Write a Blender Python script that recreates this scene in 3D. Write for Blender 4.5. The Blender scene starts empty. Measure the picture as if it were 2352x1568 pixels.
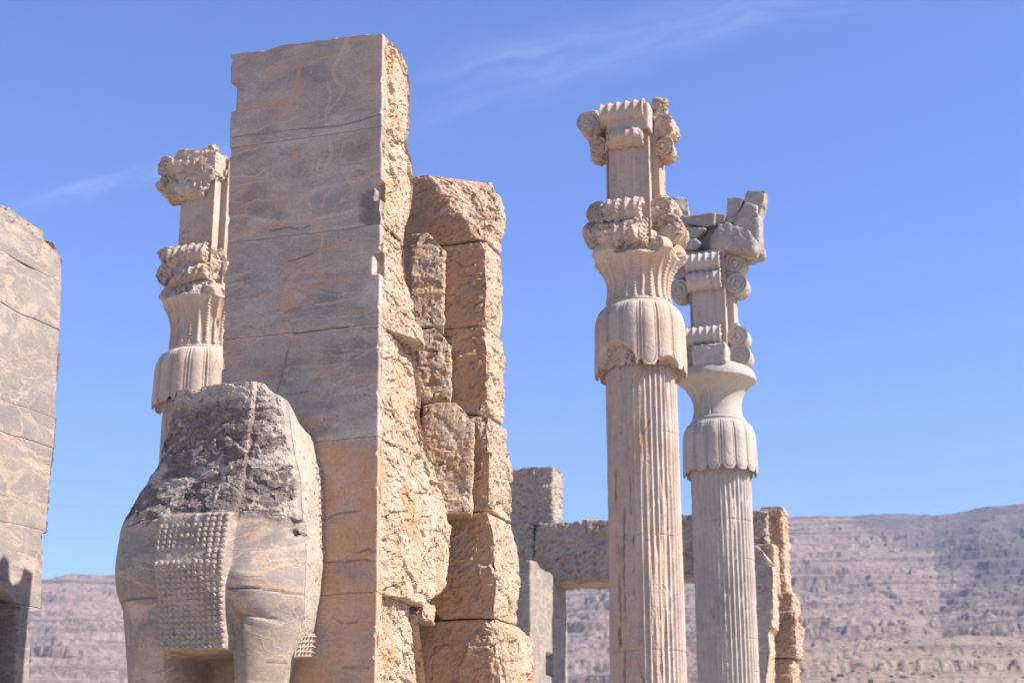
import bpy, math, random
import numpy as np
from math import radians, sin, cos, tan, pi, sqrt

# ------------------------------------------------------------------ camera, sky, sun, exposure
SC = bpy.context.scene
COL = SC.collection
YAW, PITCH, LENS = radians(18.2), radians(17.0), 55.0
CAM = np.array([0.0, 0.0, 1.6])
cd = bpy.data.cameras.new('camera'); cam = bpy.data.objects.new('camera', cd); COL.objects.link(cam)
cam.location = CAM; cam.rotation_euler = (radians(90) + PITCH, 0, YAW)
cd.lens = LENS; cd.sensor_width = 36; cd.clip_start = 0.1; cd.clip_end = 8000
cd.dof.use_dof = True; cd.dof.focus_distance = 16.5; cd.dof.aperture_fstop = 2.2
SC.camera = cam

SUN_EL, SUN_BACK = radians(43), radians(4.5)          # sun stands over +X (south), a little behind the west faces
sun_from = np.array([cos(SUN_BACK) * cos(SUN_EL), sin(SUN_BACK) * cos(SUN_EL), sin(SUN_EL)])
ld = bpy.data.lights.new('sun', 'SUN'); lo = bpy.data.objects.new('sun', ld); COL.objects.link(lo)
ld.energy = 5.0; ld.angle = radians(0.53); ld.color = (1.0, 0.935, 0.86)
from mathutils import Vector
lo.rotation_euler = Vector(sun_from).to_track_quat('Z', 'Y').to_euler()
lo.location = (60, 0, 60)

W = bpy.data.worlds.new('World'); SC.world = W; W.use_nodes = True
SC.view_settings.view_transform = 'Standard'; SC.view_settings.look = 'None'
SC.view_settings.exposure = 1.2; SC.view_settings.gamma = 1.0

# ------------------------------------------------------------------ node helpers
class NT:
    def __init__(s, nt):
        s.nt = nt; s.L = nt.links
    def n(s, t, **kw):
        x = s.nt.nodes.new(t)
        for k, v in kw.items(): setattr(x, k, v)
        return x
    def put(s, sock, v):
        if v is None: return
        if isinstance(v, bpy.types.NodeSocket): s.L.new(v, sock)
        else:
            if isinstance(v, (tuple, list)) and len(v) == 3 and sock.type == 'RGBA': v = (*v, 1)
            sock.default_value = v
    def math(s, op, a, b=None, c=None, clamp=False):
        x = s.n('ShaderNodeMath', operation=op, use_clamp=clamp)
        for i, v in enumerate((a, b, c)): s.put(x.inputs[i], v) if v is not None else None
        return x.outputs[0]
    def vmath(s, op, a, b=None):
        x = s.n('ShaderNodeVectorMath', operation=op)
        s.put(x.inputs[0], a)
        if b is not None:
            if op == 'SCALE': s.put(x.inputs['Scale'], b)
            else: s.put(x.inputs[1], b)
        return x.outputs['Value'] if op in ('DOT_PRODUCT', 'LENGTH') else x.outputs[0]
    def mix(s, f, a, b, mode='MIX'):
        x = s.n('ShaderNodeMix', data_type='RGBA', blend_type=mode, clamp_factor=True)
        s.put(x.inputs[0], f); s.put(x.inputs[6], a); s.put(x.inputs[7], b)
        return x.outputs[2]
    def sstep(s, v, a, b, lo=0.0, hi=1.0):
        x = s.n('ShaderNodeMapRange', interpolation_type='SMOOTHSTEP')
        for i, q in enumerate((v, a, b, lo, hi)): s.put(x.inputs[i], q)
        return x.outputs[0]
    def noise(s, vec, scale, detail=3.0, rough=0.55, dist=0.0):
        x = s.n('ShaderNodeTexNoise')
        s.put(x.inputs['Vector'], vec); x.inputs['Scale'].default_value = scale
        x.inputs['Detail'].default_value = detail; x.inputs['Roughness'].default_value = rough
        x.inputs['Distortion'].default_value = dist
        return x
    def voro(s, vec, scale, feature='DISTANCE_TO_EDGE', rnd=1.0):
        x = s.n('ShaderNodeTexVoronoi', feature=feature)
        s.put(x.inputs['Vector'], vec); x.inputs['Scale'].default_value = scale
        x.inputs['Randomness'].default_value = rnd
        return x
    def attr(s, name):
        x = s.n('ShaderNodeAttribute', attribute_name=name); return x.outputs['Fac']

# world: Nishita sky with two faint cirrus streaks high up
def build_world():
    t = NT(W.node_tree); nt = W.node_tree
    for x in list(nt.nodes): nt.nodes.remove(x)
    out = t.n('ShaderNodeOutputWorld'); bg = t.n('ShaderNodeBackground')
    sky = t.n('ShaderNodeTexSky', sky_type='NISHITA')
    sky.sun_disc = False; sky.sun_elevation = SUN_EL
    sky.sun_rotation = math.atan2(sun_from[0], sun_from[1])
    sky.altitude = 1600; sky.air_density = 1.0; sky.dust_density = 0.5; sky.ozone_density = 3.0
    tc = t.n('ShaderNodeTexCoord'); d = tc.outputs['Generated']
    col = t.mix(1.0, sky.outputs[0], (0.585, 0.735, 1.07), 'MULTIPLY')
    def streak(p0, p1, width, lo, hi, amt, wob, seed):
        a = ray(*p0); b = ray(*p1); a /= np.linalg.norm(a); b /= np.linalg.norm(b)
        m = (a + b); m /= np.linalg.norm(m); tt = b - a; L = np.linalg.norm(tt); tt /= L
        n = np.cross(m, tt); n /= np.linalg.norm(n)
        wn = t.noise(d, 9.0 + seed, 4).outputs[0]
        across = t.math('ADD', t.vmath('DOT_PRODUCT', d, tuple(n)), t.math('MULTIPLY', t.math('SUBTRACT', wn, 0.5), wob))
        along = t.vmath('DOT_PRODUCT', d, tuple(tt))
        cx = t.n('ShaderNodeCombineXYZ'); t.put(cx.inputs[0], t.math('MULTIPLY', along, 12.0))
        t.put(cx.inputs[1], t.math('MULTIPLY', across, 75.0)); cx.inputs[2].default_value = seed
        f = t.noise(cx.outputs[0], 1.0, 6, 0.62, 0.6).outputs[0]
        env = t.math('MULTIPLY', t.sstep(t.math('ABSOLUTE', across), width, width * 0.1),
                     t.math('MULTIPLY', t.sstep(along, -L * lo, -L * lo * 0.3), t.sstep(along, L * hi, L * hi * 0.3)))
        return t.math('MULTIPLY', t.math('MULTIPLY', env, t.sstep(f, 0.25, 0.95)), amt)
    bright = (4.2, 5.0, 6.6)
    for a in (((960, 215), (1960, -30), 0.030, 0.62, 0.8, 0.20, 0.03, 3.1),
              ((20, 485), (560, 330), 0.010, 0.62, 0.7, 0.26, 0.008, 7.7),
              ((930, 290), (1330, 200), 0.012, 0.7, 0.7, 0.10, 0.012, 5.2)):
        col = t.mix(streak(*a), col, bright)
    t.put(bg.inputs[0], col); bg.inputs[1].default_value = 0.10
    nt.links.new(bg.outputs[0], out.inputs[0])

# ------------------------------------------------------------------ picture -> place (used to survey real positions on real planes)
FPX = 2352 * LENS / 36.0
RIGHT = np.array([cos(YAW), sin(YAW), 0.0])
FWD = np.array([-sin(YAW) * cos(PITCH), cos(YAW) * cos(PITCH), sin(PITCH)])
UP = np.array([sin(YAW) * sin(PITCH), -cos(YAW) * sin(PITCH), cos(PITCH)])
def ray(px, py):
    return FWD + RIGHT * ((px - 1176.0) / FPX) + UP * ((784.0 - py) / FPX)
def at(px, py, x=None, y=None, z=None):
    d = ray(px, py)
    k = (x - CAM[0]) / d[0] if x is not None else (y - CAM[1]) / d[1] if y is not None else (z - CAM[2]) / d[2]
    return CAM + d * k
build_world()

# ------------------------------------------------------------------ vectorised noise
def _hash(ix, iy, iz, seed):
    h = (ix.astype(np.uint32) * np.uint32(374761393) + iy.astype(np.uint32) * np.uint32(668265263)
         + iz.astype(np.uint32) * np.uint32(2147483647 % 4294967291) + np.uint32((seed * 1274126177) & 0xffffffff))
    h = (h ^ (h >> np.uint32(13))) * np.uint32(1274126177)
    h = (h ^ (h >> np.uint32(16))) * np.uint32(2246822519)
    return h ^ (h >> np.uint32(15))
def _rnd(ix, iy, iz, seed): return _hash(ix, iy, iz, seed).astype(np.float64) / 4294967295.0
def perlin(p, seed=0):
    p = np.asarray(p, float); i = np.floor(p).astype(np.int64); f = p - i
    u = f * f * f * (f * (f * 6 - 15) + 10)
    out = 0
    for dx in (0, 1):
        for dy in (0, 1):
            for dz in (0, 1):
                a = _rnd(i[:, 0] + dx, i[:, 1] + dy, i[:, 2] + dz, seed) * 2 * pi
                c = _rnd(i[:, 0] + dx, i[:, 1] + dy, i[:, 2] + dz, seed + 77) * 2 - 1
                s = np.sqrt(np.maximum(0, 1 - c * c))
                g = s * np.cos(a) * (f[:, 0] - dx) + s * np.sin(a) * (f[:, 1] - dy) + c * (f[:, 2] - dz)
                w = (u[:, 0] if dx else 1 - u[:, 0]) * (u[:, 1] if dy else 1 - u[:, 1]) * (u[:, 2] if dz else 1 - u[:, 2])
                out = out + g * w
    return out * 1.5
def fbm(p, octv=4, seed=0, gain=0.5, lac=2.03):
    p = np.asarray(p, float); a = 1.0; s = 0; tot = 0
    for k in range(octv):
        s = s + a * perlin(p, seed + 13 * k); tot += a; a *= gain; p = p * lac + 5.3
    return s / tot
def ridged(p, octv=3, seed=0):
    p = np.asarray(p, float); a = 1.0; s = 0; tot = 0
    for k in range(octv):
        s = s + a * (1 - 2 * np.abs(perlin(p, seed + 13 * k))); tot += a; a *= 0.5; p = p * 2.1 + 3.1
    return s / tot
def facets(p, seed=0):
    """angular chips: every Voronoi cell is its own tilted plane, about -1..1"""
    p = np.asarray(p, float); i = np.floor(p).astype(np.int64)
    best = np.full(len(p), 9e9); val = np.zeros(len(p))
    for dx in (-1, 0, 1):
        for dy in (-1, 0, 1):
            for dz in (-1, 0, 1):
                c = i + (dx, dy, dz)
                q = np.stack([_rnd(c[:, 0], c[:, 1], c[:, 2], seed + k) for k in (1, 2, 3)], 1) + c
                d = p - q; dd = (d * d).sum(1)
                g = np.stack([_rnd(c[:, 0], c[:, 1], c[:, 2], seed + k) for k in (4, 5, 6)], 1) * 2 - 1
                h = _rnd(c[:, 0], c[:, 1], c[:, 2], seed + 7) * 2 - 1
                v = 0.40 * h + (g * d).sum(1) * 0.75
                m = dd < best
                best = np.where(m, dd, best); val = np.where(m, v, val)
    return np.clip(val, -1.2, 1.2)
def sm(x, a, b):
    t = np.clip((x - a) / (b - a), 0, 1); return t * t * (3 - 2 * t)

# ------------------------------------------------------------------ mesh collector
ATTRS = ('rough', 'dark', 'stain', 'tan', 'rust', 'pale')
def vnormals(V, polys):
    N = np.zeros_like(V)
    for F in polys:
        if len(F) == 0: continue
        a, b, c = V[F[:, 0]], V[F[:, 1]], V[F[:, 2]]
        n = np.cross(c - a, (V[F[:, 3]] - b)) if F.shape[1] == 4 else np.cross(b - a, c - a)
        for k in range(F.shape[1]):
            for ax in range(3): N[:, ax] += np.bincount(F[:, k], n[:, ax], len(V))
    return N / np.maximum(np.linalg.norm(N, axis=1, keepdims=True), 1e-12)
class MB:
    def __init__(s): s.V = []; s.P = []; s.A = {k: [] for k in ATTRS}; s.n = 0
    def add(s, V, polys, **at_):
        V = np.asarray(V, float)
        s.V.append(V)
        for F in polys:
            F = np.asarray(F, int)
            if len(F): s.P.append(F + s.n)
        for k in ATTRS:
            v = at_.get(k, 0.0); s.A[k].append(np.broadcast_to(np.asarray(v, float), (len(V),)).copy())
        s.n += len(V); return s
    def build(s, name, mat, parent=None, smooth=True):
        V = np.concatenate(s.V)
        o_loc = Vector((0, 0, 0))
        if parent is not None:
            base = np.zeros(3); q = parent
            while q is not None: base += np.array(q.location); q = q.parent
            V = V - base
        else:
            base = np.array([(V[:, 0].min() + V[:, 0].max()) / 2, (V[:, 1].min() + V[:, 1].max()) / 2, V[:, 2].min()])
            V = V - base; o_loc = Vector(base)
        me = bpy.data.meshes.new(name)
        nl = sum(F.size for F in s.P); npoly = sum(len(F) for F in s.P)
        me.vertices.add(len(V)); me.vertices.foreach_set('co', V.astype(np.float32).ravel())
        me.loops.add(nl); me.loops.foreach_set('vertex_index', np.concatenate([F.ravel() for F in s.P]).astype(np.int32))
        tot = np.concatenate([np.full(len(F), F.shape[1], np.int32) for F in s.P])
        st = np.concatenate([[0], np.cumsum(tot)[:-1]]).astype(np.int32)
        me.polygons.add(npoly); me.polygons.foreach_set('loop_start', st); me.polygons.foreach_set('loop_total', tot)
        me.update(calc_edges=True)
        for k in ATTRS:
            a = np.concatenate(s.A[k])
            if np.any(a != 0):
                at_ = me.attributes.new(k, 'FLOAT', 'POINT'); at_.data.foreach_set('value', a.astype(np.float32))
        rg_ = np.concatenate(s.A['rough']); crisp = np.concatenate([(rg_[F].mean(1) > 0.36) if F.shape[1] < 5 else np.zeros(len(F), bool) for F in s.P])
        me.polygons.foreach_set('use_smooth', (~crisp) if smooth else np.zeros(npoly, bool))
        me.validate(); me.update()
        me.materials.append(mat)
        o = bpy.data.objects.new(name, me); COL.objects.link(o); o.location = o_loc
        if parent is not None: o.parent = parent
        return o
def tag(o, label=None, cat=None, group=None, kind=None):
    for k, v in (('label', label), ('category', cat), ('group', group), ('kind', kind)):
        if v: o[k] = v
    return o
def empty(name, loc, label, cat, group=None):
    o = bpy.data.objects.new(name, None); COL.objects.link(o); o.location = loc; o.empty_display_size = 0.5
    return tag(o, label, cat, group, 'thing')

# ------------------------------------------------------------------ surface builders
def grid_faces(nr, nc, wrap=True):
    r = np.arange(nr - 1)[:, None]; c = np.arange(nc if wrap else nc - 1)[None, :]
    c2 = (c + 1) % nc if wrap else c + 1
    return np.stack([r * nc + c, r * nc + c2, (r + 1) * nc + c2, (r + 1) * nc + c], -1).reshape(-1, 4)
def loft(z0, z1, ext, step=0.025, r=0.04, rz=None, caps=7):
    """a squared stone whose plan ext(z) -> xl, xr, yf, yb changes with height; returns V, polys, info"""
    rz = r if rz is None else rz
    nz = max(6, int((z1 - z0) / step))
    zs = np.linspace(z0, z1, nz)
    add = [z0 + rz * k for k in (0.04, 0.12, 0.3, 0.6)] + [z1 - rz * k for k in (0.04, 0.12, 0.3, 0.6)]
    zs = np.unique(np.concatenate([zs, [q for q in add if z0 < q < z1]]))
    xl, xr, yf, yb = [np.broadcast_to(np.asarray(q, float), zs.shape).copy() for q in ext(zs)]
    wx = np.max(xr - xl); wy = np.max(yb - yf)
    nx = max(4, int(wx / step)); ny = max(4, int(wy / step))
    u = np.concatenate([np.linspace(0, 1, nx, False), np.ones(ny), np.linspace(1, 0, nx, False), np.zeros(ny)])
    v = np.concatenate([np.zeros(nx), np.linspace(0, 1, ny, False), np.ones(nx), np.linspace(1, 0, ny, False)])
    side = np.concatenate([np.full(nx, 0), np.full(ny, 1), np.full(nx, 2), np.full(ny, 3)])
    rows = []; sides = []
    def ring(k, ins, zz, shrink=1.0):
        a, b, c, d = xl[k] + ins, xr[k] - ins, yf[k] + ins, yb[k] - ins
        x = a + (b - a) * u; y = c + (d - c) * v
        rr = min(r, (b - a) * 0.45, (d - c) * 0.45)
        qx = np.clip(x, a + rr, b - rr); qy = np.clip(y, c + rr, d - rr)
        ex, ey = x - qx, y - qy; l = np.maximum(np.hypot(ex, ey), 1e-9)
        l2 = np.where((np.abs(ex) > 1e-9) & (np.abs(ey) > 1e-9), rr / l, 1.0)
        x, y = qx + ex * l2, qy + ey * l2
        cx, cy = (a + b) / 2, (c + d) / 2
        return np.stack([cx + (x - cx) * shrink, cy + (y - cy) * shrink, np.full(len(x), zz)], 1)
    sh = [0.02] + [k / caps for k in range(1, caps)]
    for q in sh: rows.append(ring(0, rz, z0, q)); sides.append(np.full(len(u), 5))
    for k, z in enumerate(zs):
        dz = min(z - z0, z1 - z)
        ins = rz - sqrt(max(0, rz * rz - (rz - dz) ** 2)) if dz < rz else 0.0
        rows.append(ring(k, ins, z)); sides.append(side)
    for q in reversed(sh): rows.append(ring(len(zs) - 1, rz, z1, q)); sides.append(np.full(len(u), 4))
    V = np.concatenate(rows); S = np.concatenate(sides); nc = len(u)
    polys = [grid_faces(len(rows), nc), np.arange(nc)[::-1][None, :], (np.arange(nc) + nc * (len(rows) - 1))[None, :]]
    return V, polys, S
def quads(polys): return [F for F in polys if F.shape[1] in (3, 4)]
def chop(V, p, n, jag=0.0, seed=0, scale=6.0):
    """break off everything beyond a plane"""
    n = np.asarray(n, float); n /= np.linalg.norm(n)
    d = (V - np.asarray(p, float)) @ n
    if jag: d = d + jag * fbm(V * scale, 3, seed)
    return V - np.maximum(d, 0)[:, None] * n
def rough_disp(V, N, w, amp=0.05, seed=0, big=1.0, mid=1.0, fine=1.0, step=0.025):
    s = (1.0, 1.0, 1.25)
    P = V * s
    warp = np.stack([fbm(P * 2.2, 2, seed + 50 + k) for k in range(3)], 1) * 0.12
    h = big * 0.5 * fbm(P * 0.9, 2, seed) + big * 0.75 * facets((P + warp) * 1.6, seed + 5)
    h += mid * 0.52 * facets((P + warp) * 4.3, seed + 9) * sm(fbm(P * 1.7, 2, seed + 41), -0.4, 0.2) + fine * 0.24 * facets(P * 11.0 + 3, seed + 21)
    h += fine * 0.16 * fbm(P * 15, 2, seed + 31)
    pits = np.maximum(0, ridged(P * 7.0, 2, seed + 3) - 0.58)
    h -= fine * 0.75 * pits
    ck = np.abs(fbm(P * (0.9, 0.9, 1.3) + 7.7, 3, seed + 61)); h -= fine * 0.55 * sm(ck, 0.022, 0.004)
    return V + N * (w * amp * h)[:, None]
def pl(pts, y=None, x=None):
    """traced outline -> (coordinate, z) on a real plane, sorted by z"""
    q = [at(a, b, x=x, y=y) for a, b in pts]
    q = sorted([((p[0] if y is not None else p[1]), p[2]) for p in q], key=lambda t: t[1])
    return np.array([a for a, b in q]), np.array([b for a, b in q])
def boulder(c, size, seed, n=16, chops=7, rot=0.0, amp=0.05, flat=0.55):
    g = np.linspace(-1, 1, n); V = []; F = []; k = 0
    for ax in range(3):
        for s in (-1, 1):
            a, b = np.meshgrid(g, g, indexing='ij'); P = np.zeros((n * n, 3))
            P[:, ax] = s; P[:, (ax + 1) % 3] = a.ravel() * s; P[:, (ax + 2) % 3] = b.ravel()
            V.append(P); f = grid_faces(n, n, False)[:, ::-1]; F.append(f + k); k += n * n
    V = np.concatenate(V); F = np.concatenate(F)
    sph = V / np.linalg.norm(V, axis=1, keepdims=True)
    V = V * (1 - flat) * 0.8 + sph * flat
    key = np.round(V * 1e4).astype(np.int64)
    _, idx, inv = np.unique(key, axis=0, return_index=True, return_inverse=True)
    V = V[idx]; F = inv.ravel()[F]
    rg = np.random.RandomState(seed)
    for _ in range(chops):
        d = rg.normal(size=3); d /= np.linalg.norm(d); V = chop(V, d * rg.uniform(0.62, 0.92), d)
    V = V * (np.asarray(size) / 2.0 * 1.12)
    cr, sr = cos(rot), sin(rot)
    V = np.stack([V[:, 0] * cr - V[:, 1] * sr, V[:, 0] * sr + V[:, 1] * cr, V[:, 2]], 1) + np.asarray(c, float)
    N = vnormals(V, [F])
    V = rough_disp(V, N, np.ones(len(V)), amp, seed, 0.8, 0.9, 0.8)
    return V, [F]
def box_arr(x0, x1, y0, y1, z0, z1, step=0.03, r=0.012, amp=0.004, seed=0):
    V, P, S = loft(z0, z1, lambda z: (x0, x1, y0, y1), step, r)
    if amp:
        N = vnormals(V, quads(P)); V = V + N * (amp * fbm(V * 9, 3, seed))[:, None]
    return V, P

# ------------------------------------------------------------------ materials
def stone_mat(name, greyA, greyB, tan, orange, pale, roughA, roughB, roughC, dark, vscale=1.5, vein=1.0, traced=0.0, orange_amt=0.5,
              drip=0.5, pale_amt=0.4, rough_bump=1.0, zst=1.7, bevel=0.0, crack=0.0):
    m = bpy.data.materials.new(name); m.use_nodes = True; nt = m.node_tree; t = NT(nt)
    for x in list(nt.nodes): nt.nodes.remove(x)
    out = t.n('ShaderNodeOutputMaterial'); bs = t.n('ShaderNodeBsdfPrincipled'); nt.links.new(bs.outputs[0], out.inputs[0])
    pos = t.n('ShaderNodeNewGeometry').outputs['Position']
    pv = t.vmath('MULTIPLY', pos, (1.0, 1.0, zst))
    w1 = t.vmath('SCALE', t.vmath('SUBTRACT', t.noise(pv, 0.8, 3).outputs['Color'], (0.5, 0.5, 0.5)), 0.9)
    w2 = t.vmath('SCALE', t.vmath('SUBTRACT', t.noise(pv, 3.2, 3).outputs['Color'], (0.5, 0.5, 0.5)), 0.22)
    wv = t.vmath('ADD', t.vmath('ADD', pv, w1), w2)
    big = t.noise(pos, 0.55, 4, 0.6).outputs[0]
    med = t.noise(pv, 2.1, 5, 0.62, 0.3).outputs[0]
    fine = t.noise(pos, 42.0, 4, 0.7).outputs[0]
    blot = t.noise(wv, 1.2, 4, 0.6).outputs[0]
    # grey stone clasts ringed by tan and rusty veins
    c = t.mix(t.sstep(med, 0.36, 0.66), greyA, greyB)
    cellc = t.voro(wv, vscale, 'F1').outputs['Color']
    sep = t.n('ShaderNodeSeparateColor'); nt.links.new(cellc, sep.inputs[0])
    c = t.mix(t.math('MULTIPLY', sep.outputs[0], 0.55), c, greyB)
    e1 = t.voro(wv, vscale).outputs['Distance']
    wid = t.sstep(t.noise(pv, 1.3, 3).outputs[0], 0.34, 0.7, 0.015, 0.17)
    v1 = t.math('MULTIPLY', t.sstep(e1, wid, t.math('MULTIPLY', wid, 0.25)), t.sstep(blot, 0.42, 0.58))
    vcol = t.mix(t.math('MULTIPLY', t.sstep(t.noise(pv, 1.7, 4, 0.6).outputs[0], 0.42, 0.64), orange_amt * 1.5), tan, orange)
    # nested bedding bands: contour lines of a stretched, folded noise
    fv = t.noise(t.vmath('ADD', t.vmath('MULTIPLY', pos, (0.42, 0.42, 1.15)), t.vmath('SCALE', w1, 0.35)), 1.0, 6, 0.58, 0.8).outputs[0]
    tri = t.math('ABSOLUTE', t.math('SUBTRACT', t.math('FRACT', t.math('MULTIPLY', fv, 9.0)), 0.5))
    bw = t.sstep(t.noise(pv, 1.9, 4, 0.6).outputs[0], 0.34, 0.64, 0.02, 0.30)
    b1 = t.math('MULTIPLY', t.sstep(tri, bw, t.math('MULTIPLY', bw, 0.3)), t.sstep(t.noise(pv, 0.75, 3).outputs[0], 0.34, 0.52))
    tri2 = t.math('ABSOLUTE', t.math('SUBTRACT', t.math('FRACT', t.math('MULTIPLY', fv, 23.0)), 0.5))
    b2 = t.math('MULTIPLY', t.sstep(tri2, 0.10, 0.02), t.sstep(t.noise(pv, 1.1, 3).outputs[0], 0.46, 0.58))
    c = t.mix(t.math('MULTIPLY', b1, 0.85 * vein), c, vcol)
    c = t.mix(t.math('MULTIPLY', b2, 0.5 * vein), c, tan)
    c = t.mix(t.math('MULTIPLY', t.sstep(tri, 0.018, 0.004), t.math('MULTIPLY', t.sstep(t.noise(pv, 2.6, 3).outputs[0], 0.52, 0.60), 0.7)), c, dark)
    c = t.mix(t.math('MULTIPLY', v1, 0.7 * vein), c, vcol)
    e2 = t.voro(t.vmath('ADD', wv, (7.3, 2.1, 4.4)), vscale * 2.3).outputs['Distance']
    v2 = t.math('MULTIPLY', t.sstep(e2, 0.05, 0.008), t.sstep(blot, 0.62, 0.38))
    c = t.mix(t.math('MULTIPLY', v2, 0.35 * vein), c, tan)
    # bands of tan running with the bedding
    bv = t.vmath('MULTIPLY', wv, (0.35, 0.35, 2.6))
    band = t.sstep(t.noise(bv, 1.0, 5, 0.62).outputs[0], 0.54, 0.72)
    c = t.mix(t.math('MULTIPLY', band, 0.55 * vein), c, vcol)
    pa = t.sstep(t.noise(t.vmath('ADD', pv, (3.3, 9.1, 1.2)), 0.62, 5, 0.66).outputs[0], 0.56, 0.68)
    c = t.mix(t.math('MULTIPLY', pa, pale_amt), c, pale)
    dv = t.vmath('MULTIPLY', pos, (7.0, 7.0, 0.32))
    dr = t.noise(dv, 1.0, 4, 0.6).outputs[0]
    c = t.mix(t.math('MULTIPLY', t.sstep(dr, 0.55, 0.78), drip * 0.5), c, pale)
    c = t.mix(t.math('MULTIPLY', t.sstep(dr, 0.45, 0.25), drip * 0.35), c, greyA)
    if traced:
        wb = t.math('ADD', t.math('MULTIPLY', t.math('SUBTRACT', t.noise(pv, 5.0, 5, 0.65).outputs[0], 0.5), 1.1), t.math('MULTIPLY', t.math('SUBTRACT', t.noise(pos, 26.0, 3, 0.6).outputs[0], 0.5), 0.5))
        for nm, cc, amt in (('pale', pale, 0.6), ('tan', tan, 0.62), ('rust', orange, 0.66)):
            av = t.attr(nm)
            mk = t.sstep(t.math('ADD', av, t.math('MULTIPLY', wb, t.sstep(av, 0.0, 0.35))), 0.22, 1.0)
            c = t.mix(t.math('MULTIPLY', mk, amt), c, cc)
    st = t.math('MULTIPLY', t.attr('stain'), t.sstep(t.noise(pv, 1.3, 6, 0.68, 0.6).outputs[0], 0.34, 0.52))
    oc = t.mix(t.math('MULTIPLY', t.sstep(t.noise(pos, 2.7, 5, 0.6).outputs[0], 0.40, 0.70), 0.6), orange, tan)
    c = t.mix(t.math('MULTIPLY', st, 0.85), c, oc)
    # broken stone
    rc = t.mix(t.sstep(t.noise(pos, 2.3, 5, 0.65).outputs[0], 0.38, 0.64), roughA, roughB)
    rc = t.mix(t.math('MULTIPLY', t.sstep(t.noise(pos, 1.5, 5, 0.7, 0.5).outputs[0], 0.52, 0.66), 0.8), rc, roughC)
    rc = t.mix(t.math('MULTIPLY', t.sstep(t.noise(pos, 11.0, 4, 0.7).outputs[0], 0.56, 0.68), 0.45), rc, roughC)
    rc = t.mix(t.math('MULTIPLY', t.sstep(t.noise(pos, 26.0, 3, 0.7).outputs[0], 0.60, 0.70), 0.55), rc, greyA)
    ra = t.attr('rough')
    pvv = t.voro(t.vmath('ADD', t.vmath('MULTIPLY', pos, (1.0, 1.3, 0.8)), t.vmath('SCALE', w2, 0.3)), 13.0, 'F1').outputs['Distance']
    pit = t.math('MULTIPLY', t.sstep(pvv, 0.34, 0.14), t.sstep(t.noise(pos, 3.3, 4, 0.7).outputs[0], 0.46, 0.60))
    rc = t.mix(t.math('MULTIPLY', pit, 0.7), rc, tuple(q * 0.55 for q in roughC))
    c = t.mix(ra, c, rc)
    dk = t.math('MULTIPLY', t.attr('dark'), t.sstep(t.noise(pos, 9.0, 4, 0.7).outputs[0], 0.25, 0.5))
    c = t.mix(t.math('MULTIPLY', dk, 0.92), c, t.mix(t.noise(pos, 5.0, 4, 0.6).outputs[0], dark, tuple(q * 1.9 for q in dark)))
    if crack:
        ev = t.voro(t.vmath('ADD', t.vmath('MULTIPLY', pos, (3.0, 3.0, 0.55)), w2), 1.0).outputs['Distance']
        ck = t.math('MULTIPLY', t.sstep(ev, 0.03, 0.006), t.sstep(t.noise(pos, 0.9, 3).outputs[0], 0.5, 0.62))
        c = t.mix(t.math('MULTIPLY', ck, crack), c, dark)
    c = t.mix(1.0, c, t.mix(t.sstep(fine, 0.3, 0.7), (0.84, 0.84, 0.84), (1.12, 1.11, 1.09)), 'MULTIPLY')
    c = t.mix(1.0, c, t.mix(big, (0.86, 0.87, 0.9), (1.12, 1.1, 1.06)), 'MULTIPLY')
    nt.links.new(c, bs.inputs['Base Color'])
    bs.inputs['Roughness'].default_value = 0.86
    bs.inputs['Specular IOR Level'].default_value = 0.25
    # relief too small to model
    hb = t.math('ADD', t.math('MULTIPLY', t.noise(pos, 24.0, 5, 0.7).outputs[0], 0.022),
                t.math('MULTIPLY', t.noise(pos, 75.0, 3, 0.7).outputs[0], 0.004))
    hs = t.math('ADD', t.math('MULTIPLY', t.noise(pos, 30.0, 5, 0.7).outputs[0], 0.0022),
                t.math('MULTIPLY', t.math('ADD', v1, v2), 0.0012))
    hv = t.voro(pos, 17.0, 'F1').outputs['Distance']
    hb = t.math('ADD', hb, t.math('MULTIPLY', hv, 0.010 * rough_bump))
    hb = t.math('SUBTRACT', hb, t.math('MULTIPLY', pit, 0.035))
    hb = t.math('ADD', hb, t.math('MULTIPLY', t.noise(pos, 9.0, 4, 0.65, 0.6).outputs[0], 0.05))
    mixh = t.math('ADD', t.math('MULTIPLY', hs, t.math('SUBTRACT', 1.0, ra)), t.math('MULTIPLY', hb, ra))
    bp = t.n('ShaderNodeBump'); bp.inputs['Strength'].default_value = 1.0; bp.inputs['Distance'].default_value = 1.0
    nt.links.new(mixh, bp.inputs['Height']); nt.links.new(bp.outputs[0], bs.inputs['Normal'])
    return m

M_pier = stone_mat('grey_limestone', (0.195, 0.166, 0.153), (0.325, 0.277, 0.240), (0.46, 0.36, 0.27), (0.46, 0.255, 0.125), (0.43, 0.39, 0.34),
                   (0.42, 0.295, 0.20), (0.46, 0.365, 0.28), (0.41, 0.235, 0.11), (0.11, 0.085, 0.08), vein=0.5, traced=1.0, pale_amt=0.55)
M_left = stone_mat('pale_grey_limestone', (0.170, 0.146, 0.134), (0.215, 0.187, 0.170), (0.34, 0.285, 0.23), (0.34, 0.235, 0.155), (0.34, 0.30, 0.265),
                   (0.31, 0.25, 0.19), (0.34, 0.285, 0.23), (0.30, 0.21, 0.13), (0.10, 0.08, 0.075), vscale=1.7, orange_amt=0.35)
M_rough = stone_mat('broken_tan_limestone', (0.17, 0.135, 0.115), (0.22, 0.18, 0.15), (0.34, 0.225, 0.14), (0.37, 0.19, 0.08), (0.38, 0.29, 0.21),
                    (0.40, 0.275, 0.18), (0.44, 0.345, 0.26), (0.38, 0.215, 0.10), (0.12, 0.09, 0.08))
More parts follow.
